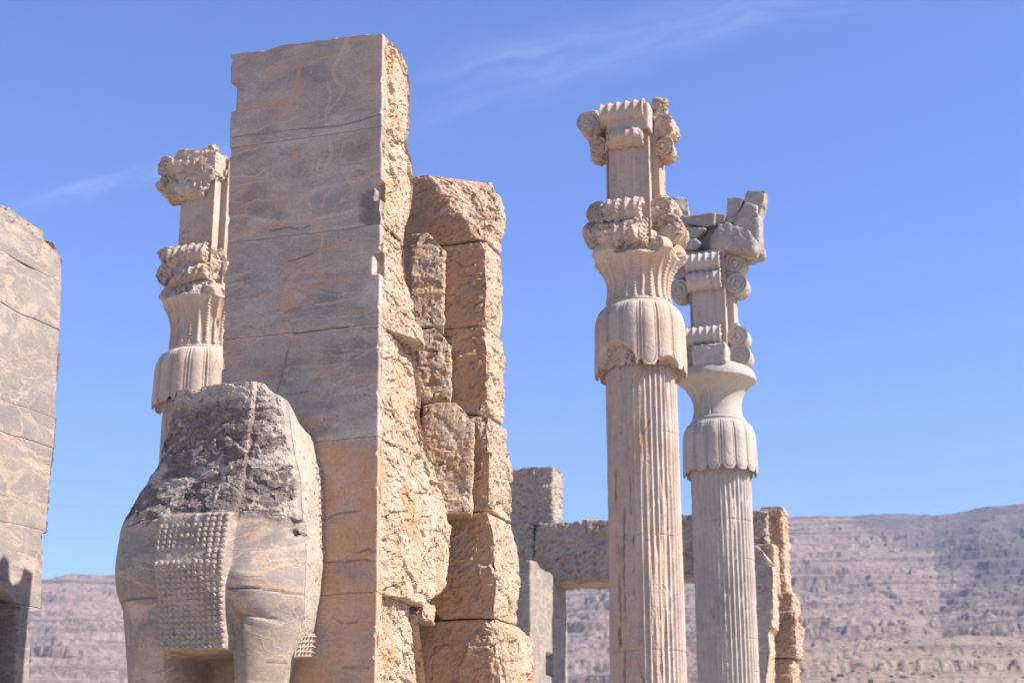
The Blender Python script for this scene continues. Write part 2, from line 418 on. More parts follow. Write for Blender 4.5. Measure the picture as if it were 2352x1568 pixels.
M_bull = stone_mat('carved_grey_limestone', (0.205, 0.168, 0.143), (0.28, 0.232, 0.195), (0.41, 0.325, 0.245), (0.40, 0.265, 0.155), (0.41, 0.35, 0.29),
                   (0.36, 0.30, 0.25), (0.44, 0.37, 0.31), (0.38, 0.30, 0.23), (0.098, 0.074, 0.066), vscale=1.1, vein=1.0, orange_amt=0.5)
M_col = stone_mat('column_limestone', (0.31, 0.25, 0.21), (0.44, 0.375, 0.325), (0.48, 0.36, 0.26), (0.45, 0.26, 0.13), (0.50, 0.44, 0.385),
                  (0.44, 0.33, 0.235), (0.50, 0.41, 0.325), (0.44, 0.28, 0.155), (0.13, 0.095, 0.085), vscale=1.3, vein=0.7,
                  orange_amt=0.6, zst=0.8, crack=0.6)
M_far = stone_mat('pale_column_limestone', (0.33, 0.285, 0.25), (0.40, 0.35, 0.305), (0.44, 0.37, 0.30), (0.42, 0.33, 0.24), (0.46, 0.42, 0.375),
                  (0.38, 0.325, 0.28), (0.43, 0.375, 0.325), (0.40, 0.325, 0.25), (0.16, 0.13, 0.12), vscale=0.9, vein=0.4,
                  orange_amt=0.2, zst=0.8, crack=0.4)
M_beast = stone_mat('weathered_grey_limestone', (0.24, 0.205, 0.185), (0.32, 0.278, 0.25), (0.37, 0.315, 0.265), (0.36, 0.28, 0.2), (0.40, 0.36, 0.32),
                   (0.27, 0.235, 0.21), (0.33, 0.29, 0.26), (0.30, 0.25, 0.20), (0.12, 0.10, 0.09), vein=0.5, orange_amt=0.2)
M_gate = stone_mat('brown_gate_limestone', (0.20, 0.17, 0.155), (0.27, 0.235, 0.21), (0.37, 0.30, 0.235), (0.40, 0.27, 0.16), (0.42, 0.37, 0.32),
                   (0.32, 0.255, 0.20), (0.38, 0.315, 0.255), (0.38, 0.265, 0.165), (0.13, 0.10, 0.09), vscale=1.0)

def land_mat(name, a, b, dk, strata=0.0, scale=1.0, bumpd=0.5):
    m = bpy.data.materials.new(name); m.use_nodes = True; nt = m.node_tree; t = NT(nt)
    for x in list(nt.nodes): nt.nodes.remove(x)
    out = t.n('ShaderNodeOutputMaterial'); bs = t.n('ShaderNodeBsdfPrincipled'); nt.links.new(bs.outputs[0], out.inputs[0])
    pos = t.n('ShaderNodeNewGeometry').outputs['Position']
    c = t.mix(t.sstep(t.noise(pos, 0.02 * scale, 6, 0.65).outputs[0], 0.36, 0.64), a, b)
    c = t.mix(t.math('MULTIPLY', t.sstep(t.noise(pos, 0.22 * scale, 5, 0.7).outputs[0], 0.52, 0.66), 0.7), c, dk)
    c = t.mix(t.math('MULTIPLY', t.sstep(t.noise(pos, 0.09 * scale, 5, 0.7).outputs[0], 0.54, 0.64), 0.45), c, b)
    if strata:
        sv = t.vmath('MULTIPLY', pos, (0.006, 0.006, 0.30))
        c = t.mix(t.math('MULTIPLY', t.sstep(t.noise(sv, 1.0, 5, 0.65).outputs[0], 0.50, 0.64), strata), c, dk)
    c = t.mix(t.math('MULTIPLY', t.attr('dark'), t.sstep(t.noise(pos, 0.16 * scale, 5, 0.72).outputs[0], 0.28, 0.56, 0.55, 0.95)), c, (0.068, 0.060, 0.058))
    c = t.mix(t.math('MULTIPLY', t.sstep(t.voro(pos, 0.30 * scale, 'F1').outputs['Distance'], 0.36, 0.22), t.sstep(t.noise(pos, 0.03 * scale, 4).outputs[0], 0.40, 0.60)), c, (0.075, 0.068, 0.055))
    nt.links.new(c, bs.inputs['Base Color']); bs.inputs['Roughness'].default_value = 0.95
    bs.inputs['Specular IOR Level'].default_value = 0.1
    bp = t.n('ShaderNodeBump'); bp.inputs['Distance'].default_value = bumpd
    nt.links.new(t.noise(pos, 0.6 * scale, 5, 0.7).outputs[0], bp.inputs['Height']); nt.links.new(bp.outputs[0], bs.inputs['Normal'])
    return m
M_ground = land_mat('dusty_ground', (0.46, 0.37, 0.28), (0.52, 0.43, 0.33), (0.38, 0.31, 0.24), 0, 12, 0.03)
M_hill = land_mat('arid_hill', (0.185, 0.128, 0.098), (0.245, 0.178, 0.138), (0.085, 0.064, 0.058), 0.95)
M_near = land_mat('dry_slope', (0.235, 0.175, 0.13), (0.285, 0.218, 0.16), (0.12, 0.092, 0.078), 0.8, 2.0)
def plain_mat(name, col, rough=0.9):
    m = bpy.data.materials.new(name); m.use_nodes = True; nt = m.node_tree; t = NT(nt)
    bs = nt.nodes['Principled BSDF']; pos = t.n('ShaderNodeNewGeometry').outputs['Position']
    c = t.mix(t.noise(pos, 1.3, 4).outputs[0], tuple(q * 0.7 for q in col), tuple(q * 1.3 for q in col))
    nt.links.new(c, bs.inputs['Base Color']); bs.inputs['Roughness'].default_value = rough
    return m
M_shrub = plain_mat('desert_shrub', (0.095, 0.09, 0.06))

# ------------------------------------------------------------------ ground, hills, mountain
def azel(px, py):
    d = ray(px, py); return math.atan2(d[0], d[1]), math.atan2(d[2], math.hypot(d[0], d[1]))
def build_land():
    s = 4200.0; n = 24
    g = np.linspace(-s, s, n); X, Y = np.meshgrid(g, g, indexing='xy')
    V = np.stack([X.ravel(), Y.ravel(), np.zeros(n * n)], 1)
    tag(MB().add(V, [grid_faces(n, n, False)]).build('ground', M_ground), kind='structure')
    # skyline surveyed as directions from the terrace
    rp = [(-330, 1380), (70, 1330), (150, 1323), (270, 1320), (420, 1330), (700, 1345), (1000, 1330), (1300, 1262), (1560, 1215),
          (1815, 1190), (1900, 1187), (2000, 1183), (2080, 1183), (2140, 1190), (2200, 1180), (2270, 1165), (2352, 1158), (2720, 1130)]
    A = np.array([azel(*p) for p in rp])
    na, nr = 1150, 430
    az = np.linspace(A[0, 0], A[-1, 0], na)
    el = np.interp(az, A[:, 0], A[:, 1])
    R = np.concatenate([np.linspace(360, 900, nr - 20), np.linspace(905, 1300, 20)])
    t = np.clip((R - 360) / (900 - 360), 0, 1)
    up = np.tan(el)[:, None] * 900 + 1.6
    prof = np.where(R < 900, 0.12 + 0.88 * (0.75 * t + 0.25 * t ** 2), 1 - 0.35 * ((R - 900) / 400))[None, :]
    Z = up * prof
    X = np.sin(az)[:, None] * R[None, :]; Y = np.cos(az)[:, None] * R[None, :]
    P = np.stack([X.ravel(), Y.ravel(), Z.ravel()], 1)
    Q = P * (1, 1, 1.6)
    ridge = fbm(Q / 110.0, 3, 3) * 8 + ridged(Q / 42.0, 2, 8) * 2.2 + facets(Q / 17.0, 5) * 1.1 + facets(Q / 6.5, 15) * 0.7 + fbm(Q / 3.2, 2, 25) * 0.8
    fade = np.repeat((sm(t, 0, 0.1) * (1 - 0.45 * sm(t, 0.8, 1.0)))[None, :], na, 0).ravel()
    z = P[:, 2] + ridge * fade
    per = 7.0; ph = (z + 4 * fbm(P / 60.0, 2, 21)) / per; fr = ph - np.floor(ph)
    led = (sm(fr, 0.50, 0.92) - fr) * per
    z = z + 0.75 * led * fade * np.clip(0.45 + 1.4 * fbm(P / 45.0, 3, 31), 0, 1)
    P[:, 2] = z
    dkm = sm(np.repeat(az[:, None], nr, 1).ravel() - np.interp(np.arctan2(z - 1.6, np.hypot(P[:, 0], P[:, 1])), [azel(2440, 1520)[1], azel(2330, 1400)[1], azel(2150, 1290)[1], azel(1960, 1200)[1]], [azel(2440, 1520)[0], azel(2330, 1400)[0], azel(2150, 1290)[0], azel(1960, 1200)[0]]) + 0.03 * fbm(Q / 30.0, 3, 78), -0.012, 0.016) * np.clip(0.85 + 0.5 * fbm(Q / 40.0, 3, 77), 0, 1)  # slope turned from the sun: its shade painted into the colour, with denser scrub
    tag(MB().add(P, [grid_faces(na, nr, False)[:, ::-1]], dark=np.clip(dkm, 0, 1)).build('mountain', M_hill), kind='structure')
    # lower, nearer shelf of rock in front of the mountain on the right
    lp = [(-330, 1630), (60, 1610), (300, 1600), (1290, 1590), (1500, 1540), (1700, 1490), (1840, 1462), (2000, 1458), (2200, 1462), (2352, 1470), (2720, 1480)]
    A = np.array([azel(*p) for p in lp]); na, nr = 900, 210
    az = np.linspace(A[0, 0], A[-1, 0], na); el = np.interp(az, A[:, 0], A[:, 1])
    R = np.concatenate([np.linspace(130, 330, nr - 20), np.linspace(334, 400, 20)]); t = np.clip((R - 130) / 200, 0, 1)
    prof = np.where(R < 330, -0.02 + 1.02 * t ** 0.95, 1 - 0.3 * ((R - 330) / 70.0))[None, :]
    Z = (np.tan(el)[:, None] * 330 + 1.6) * prof
    P = np.stack([(np.sin(az)[:, None] * R[None, :]).ravel(), (np.cos(az)[:, None] * R[None, :]).ravel(), Z.ravel()], 1)
    Q = P * (1, 1, 1.6)
    ridge = fbm(Q / 40.0, 3, 4) * 2.2 + facets(Q / 9.0, 6) * 0.35 + facets(Q / 3.0, 16) * 0.25 + fbm(Q / 1.6, 2, 26) * 0.35
    fade = np.repeat((sm(t, 0, 0.15))[None, :], na, 0).ravel()
    z = P[:, 2] + ridge * fade
    per = 5.5; ph = (z + 2 * fbm(P / 40.0, 2, 22)) / per; fr = ph - np.floor(ph)
    z = z + 0.95 * (sm(fr, 0.6, 0.9) - fr) * per * fade * np.clip(0.35 + 1.8 * fbm(P / 40.0, 2, 32), 0, 1)
    P[:, 2] = z
    tag(MB().add(P, [grid_faces(na, nr, False)[:, ::-1]]).build('hillside', M_near), kind='structure')
    return P
def build_shrubs(Phill):
    rg = np.random.RandomState(4); mb = MB()
    m = Phill[(Phill[:, 2] > 9)]
    for p in m[rg.choice(len(m), 300, False)]:
        r = rg.uniform(0.15, 0.5); V, F = boulder(p + (0, 0, r * 0.35), (r * 2, r * 2, r * 1.5), int(rg.randint(1e6)), 4, 2, 0, 0.25, 0.9)
        mb.add(V, F)
    tag(mb.build('scrub', M_shrub, smooth=False), 'sparse dark desert scrub dotted over the rocky lower slope', 'shrubs', kind='stuff')
_h = build_land(); build_shrubs(_h)

# ------------------------------------------------------------------ west doorway: tall south jamb
YF = 14.5
def curve(pts, y=None, x=None):
    c, z = pl(pts, y, x); return lambda q: np.interp(q, z, c)
pier_l = curve([(531, 60), (531, 128), (530, 188), (529, 260), (527, 345), (525, 440), (522, 560), (517, 650), (513, 740), (510, 800), (507, 885), (500, 1150), (488, 1568), (470, 2200)], y=YF)
pier_r = curve([(880, 60), (879, 150), (877, 290), (876, 400), (874, 515), (871, 740), (868, 1000), (866, 1340), (861, 1568), (852, 2200)], y=YF)
XS = at(874, 515, y=YF)[0]
def soft(fn, lo, hi, sig):
    g = np.linspace(lo, hi, 900); v = fn(g); k = int(sig / (g[1] - g[0])) + 1
    w = np.exp(-0.5 * (np.arange(-3 * k, 3 * k + 1) / k) ** 2); w /= w.sum()
    v2 = np.convolve(np.pad(v, 3 * k, 'edge'), w, 'valid'); return lambda q: np.interp(q, g, v2)
pier_b = curve([(897, 70), (900, 82), (912, 90), (927, 115), (941, 150), (946, 190), (948, 240), (944, 300), (936, 335), (947, 352), (951, 400), (951, 440), (945, 480), (927, 530),
                (925, 560), (930, 620), (935, 680), (945, 740), (952, 785), (950, 800), (958, 860), (966, 900), (960, 960), (985, 1060), (1010, 1130), (1016, 1190),
                (1012, 1300), (1008, 1352), (965, 1385), (945, 1400), (950, 1440), (965, 1568), (985, 2200)], x=XS)
pier_b = soft(pier_b, 0, 11, 0.05)
top_pts = [at(a, b, y=YF) for a, b in [(528, 124), (540, 124), (560, 121), (610, 117), (630, 110), (655, 103), (700, 97), (745, 91), (790, 84), (840, 79), (880, 77)]]
# veins, rust, pale fill and cracks of this stone, surveyed from the face itself (picture points on the face's own plane)
_za = lambda q: [(477.75 + a * .3281, 55.1 + b * .3281) for a, b in q]
_zb = lambda q: [(477.75 + a * .3281, 514.5 + b * .3281) for a, b in q]
_zd = lambda q: [(624.75 + a * .3791, 973.9 + b * .3791) for a, b in q]
MARKS = [(k, f(q), w * (0.3281 if f is not _zd else 0.3791)) for k, f, q, w in (
    ('rust', _za, [(150, 590), (300, 592), (420, 565), (560, 545), (640, 470), (690, 395)], 26), ('rust', _za, [(650, 290), (615, 420), (650, 480), (560, 530)], 34),
    ('tan', _za, [(840, 405), (862, 500), (830, 600), (825, 705)], 24), ('tan', _za, [(900, 390), (955, 440), (935, 500), (870, 575), (835, 630)], 24), ('tan', _za, [(980, 490), (1100, 455), (1200, 460)], 12),
    ('tan', _za, [(985, 85), (960, 140), (930, 200), (900, 260), (870, 320), (900, 390)], 34), ('tan', _za, [(680, 300), (780, 240), (920, 210), (1060, 165), (1150, 130)], 12), ('tan', _za, [(605, 140), (610, 230)], 9),
    ('tan', _za, [(150, 800), (560, 752), (880, 720), (1060, 690), (1200, 645)], 12), ('dark', _za, [(150, 795), (560, 745), (880, 712), (1060, 680), (1200, 636)], 5),
    ('tan', _za, [(150, 925), (250, 890), (400, 850), (560, 832), (700, 800), (880, 742), (1010, 710)], 24), ('tan', _za, [(190, 800), (300, 780), (420, 705), (560, 682), (640, 650)], 15),
    ('rust', _za, [(590, 870), (610, 900), (600, 970)], 28), ('rust', _za, [(690, 840), (680, 920)], 18), ('tan', _za, [(850, 795), (865, 890), (840, 960), (820, 1010)], 34), ('tan', _za, [(775, 945), (765, 1020)], 30),
    ('tan', _za, [(920, 950), (950, 820), (1000, 800), (1040, 840)], 16), ('tan', _za, [(150, 1065), (330, 1062), (400, 1012), (500, 1000)], 14), ('tan', _za, [(150, 1140), (330, 1105), (470, 1085)], 10),
    ('pale', _za, [(430, 1140), (600, 1105), (750, 1075), (900, 1020), (1060, 1000), (1190, 985)], 62), ('tan', _za, [(930, 970), (1060, 960), (1200, 912)], 16),
    ('tan', _za, [(700, 1200), (760, 1150), (900, 1125), (1050, 1092), (1180, 1035)], 34), ('rust', _za, [(940, 1110), (1060, 1080), (1180, 1020)], 16), ('tan', _za, [(800, 1280), (830, 1180), (880, 1150)], 18), ('tan', _za, [(910, 1250), (1000, 1200), (1020, 1100)], 12),
    ('pale', _za, [(690, 1180), (720, 1290), (700, 1350)], 24), ('tan', _za, [(150, 1345), (280, 1335), (400, 1382), (560, 1392), (720, 1362), (900, 1325), (1100, 1290)], 30), ('tan', _za, [(262, 1320), (270, 1255), (340, 1232), (460, 1240), (485, 1310)], 10),
    ('rust', _za, [(150, 1490), (300, 1445), (420, 1410), (560, 1400)], 22), ('dark', _za, [(430, 1445), (560, 1425), (640, 1432), (720, 1402)], 9), ('tan', _za, [(560, 1560), (600, 1500), (760, 1450), (880, 1420), (1180, 1395)], 16),
    ('rust', _zb, [(130, 72), (250, 62), (380, 20)], 16), ('rust', _zb, [(780, 185), (900, 152), (1060, 130), (1190, 145)], 20), ('tan', _zb, [(790, 90), (900, 32), (1060, 6)], 10), ('tan', _zb, [(770, 310), (790, 180), (800, 90)], 14),
    ('pale', _zb, [(330, 60), (410, 250), (350, 480), (300, 700)], 300),
    ('dark', _zb, [(560, 255), (610, 250), (735, 202)], 4),
    ('rust', _zb, [(640, 445), (760, 432), (900, 395), (1060, 372)], 18), ('rust', _zb, [(540, 285), (650, 275), (760, 255)], 20), ('rust', _zb, [(520, 515), (580, 500), (610, 540), (520, 590)], 46), ('rust', _zb, [(500, 662), (640, 672), (780, 662)], 18), ('tan', _zb, [(600, 345), (760, 330), (960, 300)], 12),
    ('tan', _zb, [(620, 690), (650, 740)], 8), ('tan', _zb, [(780, 662), (1000, 640), (1190, 640)], 10), ('tan', _zb, [(760, 560), (940, 535), (1190, 500)], 22), ('tan', _zb, [(100, 820), (390, 792), (600, 765), (860, 728), (1190, 708)], 20), ('dark', _zb, [(600, 760), (860, 722), (980, 715)], 5), ('tan', _zb, [(110, 340), (270, 350)], 14), ('tan', _zb, [(110, 430), (250, 410)], 14),
    ('dark', _zb, [(572, 820), (545, 960), (520, 1040), (485, 1170)], 4), ('rust', _zb, [(570, 850), (545, 960), (525, 1030)], 12), ('tan', _zb, [(530, 1030), (580, 990), (760, 988), (950, 970), (1000, 915)], 13), ('rust', _zb, [(640, 1000), (760, 998), (850, 1015)], 14), ('rust', _zb, [(300, 1045), (410, 1050), (480, 1040)], 26),
    ('tan', _zb, [(1190, 1115), (1100, 1152), (960, 1175), (890, 1195)], 13), ('rust', _zb, [(890, 1190), (910, 1235), (960, 1295)], 9), ('tan', _zb, [(870, 1125), (950, 1082), (1100, 1052), (1190, 1060)], 13), ('rust', _zb, [(640, 1222), (720, 1205), (800, 1208)], 18), ('dark', _zb, [(540, 1185), (620, 1180), (700, 1165)], 8), ('pale', _zb, [(1090, 760), (1110, 900), (1000, 960), (900, 1010)], 26),
    ('tan', _zb, [(760, 1500), (900, 1472), (1030, 1450), (1190, 1462)], 16), ('tan', _zd, [(270, 112), (400, 82), (500, 50), (620, 40)], 16), ('tan', _zd, [(300, 402), (400, 392), (430, 340), (400, 400), (620, 420)], 46), ('tan', _zd, [(310, 605), (380, 548), (500, 536), (630, 542)], 18), ('dark', _zd, [(310, 575), (390, 535), (520, 528)], 5),
    ('tan', _zd, [(310, 800), (480, 792), (630, 812)], 40), ('dark', _zd, [(320, 830), (460, 832), (560, 822), (620, 828)], 5), ('dark', _zd, [(490, 780), (580, 760), (620, 778)], 5), ('tan', _zd, [(400, 1002), (620, 985)], 9), ('tan', _zd, [(280, 1132), (370, 1152), (430, 1197), (620, 1185)], 14), ('dark', _zd, [(370, 1160), (430, 1202), (520, 1195)], 5),
    ('tan', _zd, [(230, 1302), (400, 1282), (600, 1262)], 12), ('dark', _zd, [(430, 1470), (580, 1472)], 10), ('rust', _zd, [(500, 260), (560, 210), (620, 190)], 8), ('rust', _zd, [(300, 140), (420, 150), (440, 200)], 40))]
_MK = None
def trace_marks(V, front):
    global _MK
    if _MK is None: _MK = [(k, np.array([[p[0], p[2]] for p in (at(a, b, y=YF) for a, b in q)]), w / FPX * 16.5 * 0.5) for k, q, w in MARKS]
    out = {k: np.zeros(len(V)) for k in ('tan', 'rust', 'pale', 'dark')}
    idx = np.where(front)[0]; X = V[idx][:, [0, 2]]
    X = X + 0.018 * np.stack([fbm(V[idx] * 3, 3, 71), fbm(V[idx] * 3, 3, 72)], 1)
    for k, q, w in _MK:
        lo, hi = q.min(0) - 3 * w - 0.05, q.max(0) + 3 * w + 0.05
        m = np.where(((X >= lo) & (X <= hi)).all(1))[0]
        if not len(m): continue
        d = np.full(len(m), 9.0)
        for a, b in zip(q[:-1], q[1:]):
            ab = b - a; t = np.clip(((X[m] - a) @ ab) / (ab @ ab), 0, 1)
            d = np.minimum(d, np.linalg.norm(X[m] - a - t[:, None] * ab, axis=1))
        w = max(w, 0.009)
        out[k][idx[m]] = np.maximum(out[k][idx[m]], sm(d, w * 1.7, w * 0.45))
    out['pale'] *= 0.55; out['tan'] *= 0.85
    return out
def zc(py, px=874): return at(px, py, y=YF)[2]
def socket_cut(V, S, xr, z0, z1, a=0.085, b=0.13):
    m = (V[:, 2] > z0) & (V[:, 2] < z1)
    xe = xr(V[:, 2])
    f = m & (S == 0) & (V[:, 0] > xe - a)
    r_ = m & (S == 1) & (V[:, 1] < YF + b)
    s = (V[f, 0] - (xe[f] - a)) / a; tt = (V[r_, 1] - YF) / b
    V[f, 0] = xe[f] - a; V[f, 1] = YF + s * b
    V[r_, 0] = xe[r_] - a + tt * a; V[r_, 1] = YF + b
    return f | r_
def jamb_block(parent, z0, z1, seed, first=False, stain=None, amp=0.055, yshift=0.0, xshift=0.0, bulge=lambda t, y: 0 * t):
    def ext(z): return pier_l(z), pier_r(z) + xshift, YF + yshift, np.maximum(pier_b(z), YF + 0.55)
    V, P, S = loft(z0, z1, ext, 0.0155, 0.008, 0.008)
    back = pier_b(V[:, 2])
    N = vnormals(V, quads(P))
    yy = V[:, 1] - YF
    w = np.where(S == 1, sm(yy, 0.055, 0.2 + 0.0 * yy), np.where(S == 0, 0.0, np.where(S >= 4, 0.1, 0.3)))
    rgh = np.where(S == 1, sm(yy, 0.03, 0.12), np.where(S == 0, 0.0, 1.0))
    # rounded far edge of the broken side
    ed = np.clip((0.20 - (back - V[:, 1])) / 0.20, 0, 1); edge = (1 - np.sqrt(1 - ed ** 2)) * (S == 1)
    tt = (V[:, 2] - z0) / (z1 - z0)
    V[:, 0] += np.where(S == 1, sm(yy, 0.05, 0.3) * (bulge(tt, yy) + 0.02 * (1 - (2 * tt - 1) ** 6)), 0)
    V = rough_disp(V, N, w, amp, seed, 0.75, 1.0, 1.0)
    V[:, 0] -= 0.14 * edge
    # gentle unevenness, chipped arris on the dressed face
    f = S == 0
    nz = fbm(V * (2.2, 2.2, 2.2), 3, seed + 2) * 0.006 + np.minimum(0, fbm(V * (6, 6, 9), 3, seed + 4) + 0.38) * 0.03
    V[:, 1] -= np.where(f, nz, 0)
    ar = sm(V[:, 0] - pier_r(V[:, 2]), -0.06, 0.0) * (S <= 1) * (yy < 0.08)
    V[:, 0] -= ar * np.maximum(0, facets(V * (9, 9, 9), seed + 3) - 0.15) * 0.045
    al = sm(V[:, 0] - pier_l(V[:, 2]), 0.05, 0.0) * (S != 1)
    V[:, 0] += al * np.maximum(0, facets(V * (7, 7, 7), seed + 8) - 0.25) * 0.05
    # slipping joint lines
    wob = lambda q: 0.018 * fbm(np.stack([q[:, 0] * 1.5, q[:, 1] * 0 + seed, q[:, 0] * 0], 1), 3, 5)
    if first:
        zt = np.interp(V[:, 0], [p[0] for p in top_pts], [p[2] for p in top_pts]) + 0.02 * fbm(V * 7, 3, 3) - 0.03 * np.maximum(0, facets(V * 4, 2))
        zt = zt - 0.14 * np.clip((V[:, 1] - YF - 0.25) / 0.5, 0, 1) ** 1.5 * (S != 0)
        V[:, 2] = np.minimum(V[:, 2], zt)
        m = (V[:, 2] < zc(192, 530)) & (V[:, 2] > zc(256, 530)) & (V[:, 0] < at(545, 220, y=YF)[0])
        V[m & (S == 0), 1] += 0.06
        V[m & (S == 0), 0] = np.maximum(V[m & (S == 0), 0], at(538, 220, y=YF)[0]); V[m & (S == 3), 0] += 0.09
    for za, zb in ((zc(456), zc(415)), (zc(626), zc(572))):
        if z0 < za < z1: socket_cut(V, S, pier_r, za, zb); 
    st = 0.0 * V[:, 2]
    if stain is not None: st = stain(V)
    dk = np.zeros(len(V))
    if seed == 12:   # dark broken scar low at the edge of the second block
        c = at(855, 480, y=YF); q = np.hypot((V[:, 0] - c[0]) / 0.20, (V[:, 2] - c[2]) / 0.25) + 0.5 * fbm(V * 5, 3, 4)
        k = sm(q, 0.95, 0.7) * (S == 0); dk = k; V[:, 1] += k * (0.008 + 0.02 * np.maximum(0, facets(V * 8, 3)))
    tr = trace_marks(V, S == 0)
    dk = np.maximum(dk, tr['dark'] * (S == 0)); tr['dark'] *= 0.45; V[:, 1] += 0.012 * tr['dark'] * (S == 0)
    V[:, 2] += 0.030 * fbm(np.stack([V[:, 0] * 1.1, V[:, 1] * 1.1 + 4, 0 * V[:, 0]], 1), 3, 17)
    return MB().add(V, P, rough=rgh, stain=st, dark=dk, tan=tr['tan'], rust=tr['rust'], pale=tr['pale']).build('stone_block', M_pier, parent)
pier = empty('gate_jamb', (-7.2, 15.1, 0), 'tallest grey stone pillar with smooth veined front, directly behind the carved bull', 'stone pillar')
orange_low = lambda V: sm(V[:, 2] + 0.15 * fbm(V * 2.5, 3, 6), zc(985), zc(1060)) 
zj = [zc(40), zc(290), zc(515), zc(742), zc(1000), zc(1358), 0.0]
gap = 0.001
for k in range(6):
    st = (lambda V: sm(V[:, 2] + 0.2 * fbm(V * 2.5, 3, 6), zc(990), zc(1045)) * 1.0) if k >= 4 else (lambda V: 0.25 * sm(fbm(V * 1.3, 3, 7), -0.1, 0.3))
    jamb_block(pier, zj[k + 1] + gap, zj[k] - gap, 11 + k, k == 0, st, yshift=(0, 0.004, -0.003, 0.002, 0.006, 0.003)[k],
               bulge=(lambda t, y: 0.02 * t, lambda t, y: 0.03 * (1 - t), lambda t, y: 0.16 * (1 - t) ** 2 * sm(y, 0.2, 0.7), lambda t, y: -0.05 * sm(t, 0.5, 1) * sm(y, 0.2, 0.6), lambda t, y: 0.08 * sm(t, 0.98, 0.6) * sm(y, 0.12, 0.6), lambda t, y: -0.06 + 0 * t)[k])

# ------------------------------------------------------------------ broken rear part of that doorway, block upon block
def rough_block(mb, px, y0, y1, seed, xr_px=None, xl_px=None, amp=0.052, r=0.025, rot=0.0, chops=(), step=0.024, stain=0.0, w_front=0.8, rgh=1.0, fshade=1.0):
    """px = (x left, x right, y top, y bottom) of the west face as seen, on the plane y0"""
    a = at(px[0], (px[2] + px[3]) / 2, y=y0)[0]; b = at(px[1], (px[2] + px[3]) / 2, y=y0)[0]
    zt = at((px[0] + px[1]) / 2, px[2], y=y0)[2]; zb = at((px[0] + px[1]) / 2, px[3], y=y0)[2]
    if px[3] > 1560: zb = 0.0
    xl = (lambda z: z * 0 + a) if xl_px is None else curve(xl_px, y=y0)
    xr = (lambda z: z * 0 + b) if xr_px is None else curve(xr_px, y=y0)
    V, P, S = loft(zb, zt, lambda z: (xl(z), xr(z), y0, y1), step, r)
    rg_ = np.random.RandomState(seed)
    for _ in range(5):
        sx, sy, sz = rg_.choice([-1, 1]), rg_.choice([-1, 1], p=[0.75, 0.25]), rg_.choice([-1, 1]); kx = rg_.uniform(0.2, 1); ky = rg_.uniform(0.2, 1); kz = rg_.uniform(0.2, 1)
        n_ = np.array([sx * kx, sy * ky, sz * kz]); cpt = np.array([b if sx > 0 else a, y1 if sy > 0 else y0, zt if sz > 0 else zb]) 
        V = chop(V, cpt - n_ / np.linalg.norm(n_) * rg_.uniform(0.03, 0.10), n_, 0.05, seed)
    for p, n in chops: V = chop(V, at(*p[:2], y=p[2]), n, 0.03, seed)
    if rot:
        c = np.array([(a + b) / 2, (y0 + y1) / 2]); cr, sr = cos(rot), sin(rot); q = V[:, :2] - c
        V[:, :2] = np.stack([q[:, 0] * cr - q[:, 1] * sr, q[:, 0] * sr + q[:, 1] * cr], 1) + c
    N = vnormals(V, quads(P)); ez = np.minimum(V[:, 2] - zb, zt - V[:, 2])
    V = rough_disp(V, N, np.where(S == 0, w_front, np.where(S >= 4, 0.1, 1.0)) * (0.35 + 0.65 * sm(ez, 0.0, 0.12)), amp, seed)
    fr = (S == 0) * sm(-N[:, 1], 0.5, 0.9)  # west faces browned: patina plus their shade painted into the colour
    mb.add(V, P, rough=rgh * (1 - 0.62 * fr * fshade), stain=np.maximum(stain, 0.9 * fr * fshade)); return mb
rear = empty('ruined_pier', (-6.6, 17.4, 0), 'rough tan pillar of stacked weathered blocks close behind the right side of the tallest pillar', 'stone pillar')
YR = 16.9
SHY, SHZ = 0.22, -0.12
RB = [dict(px=(930, 1120, 396, 560), y1=17.5, seed=31, chops=[((1035, 470, YR), (0.55, -0.78, 0.42)), ((1150, 560, YR), (0.3, 0.1, -0.6)), ((950, 560, YR), (-0.3, -0.2, -0.75))],
           xr_px=[(1100, 396), (1122, 420), (1128, 470), (1118, 540), (1108, 585)]),
      dict(px=(972, 1112, 561, 752), y1=17.55, seed=32, xr_px=[(1114, 561), (1117, 600), (1115, 680), (1110, 752)]),
      dict(px=(966, 1114, 754, 952), y1=17.6, seed=33, xr_px=[(1114, 754), (1118, 800), (1117, 880), (1116, 952)]),
      dict(px=(1032, 1120, 954, 1176), y1=17.7, seed=34, xr_px=[(1117, 954), (1120, 1000), (1122, 1100), (1126, 1176)], amp=0.065),
      dict(px=(1010, 1135, 1178, 1420), y1=17.8, seed=35, xr_px=[(1122, 1181), (1135, 1230), (1140, 1330), (1132, 1420)], xl_px=[(1018, 1181), (1014, 1300), (985, 1360), (972, 1420)]),
      dict(px=(950, 1165, 1423, 1700), y1=17.9, seed=36, xr_px=[(1135, 1426), (1165, 1460), (1175, 1568), (1180, 2200)], chops=[((1130, 1500, YR), (0.85, -0.75, 0.25))])]
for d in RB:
    d = dict(d); rough_block(MB(), y0=YR, **d).build('stone_block', M_rough, rear) if 0 else rough_block(mb := MB(), d.pop('px'), YR, d.pop('y1'), d.pop('seed'), **d) and mb.build('stone_block', M_rough, rear)
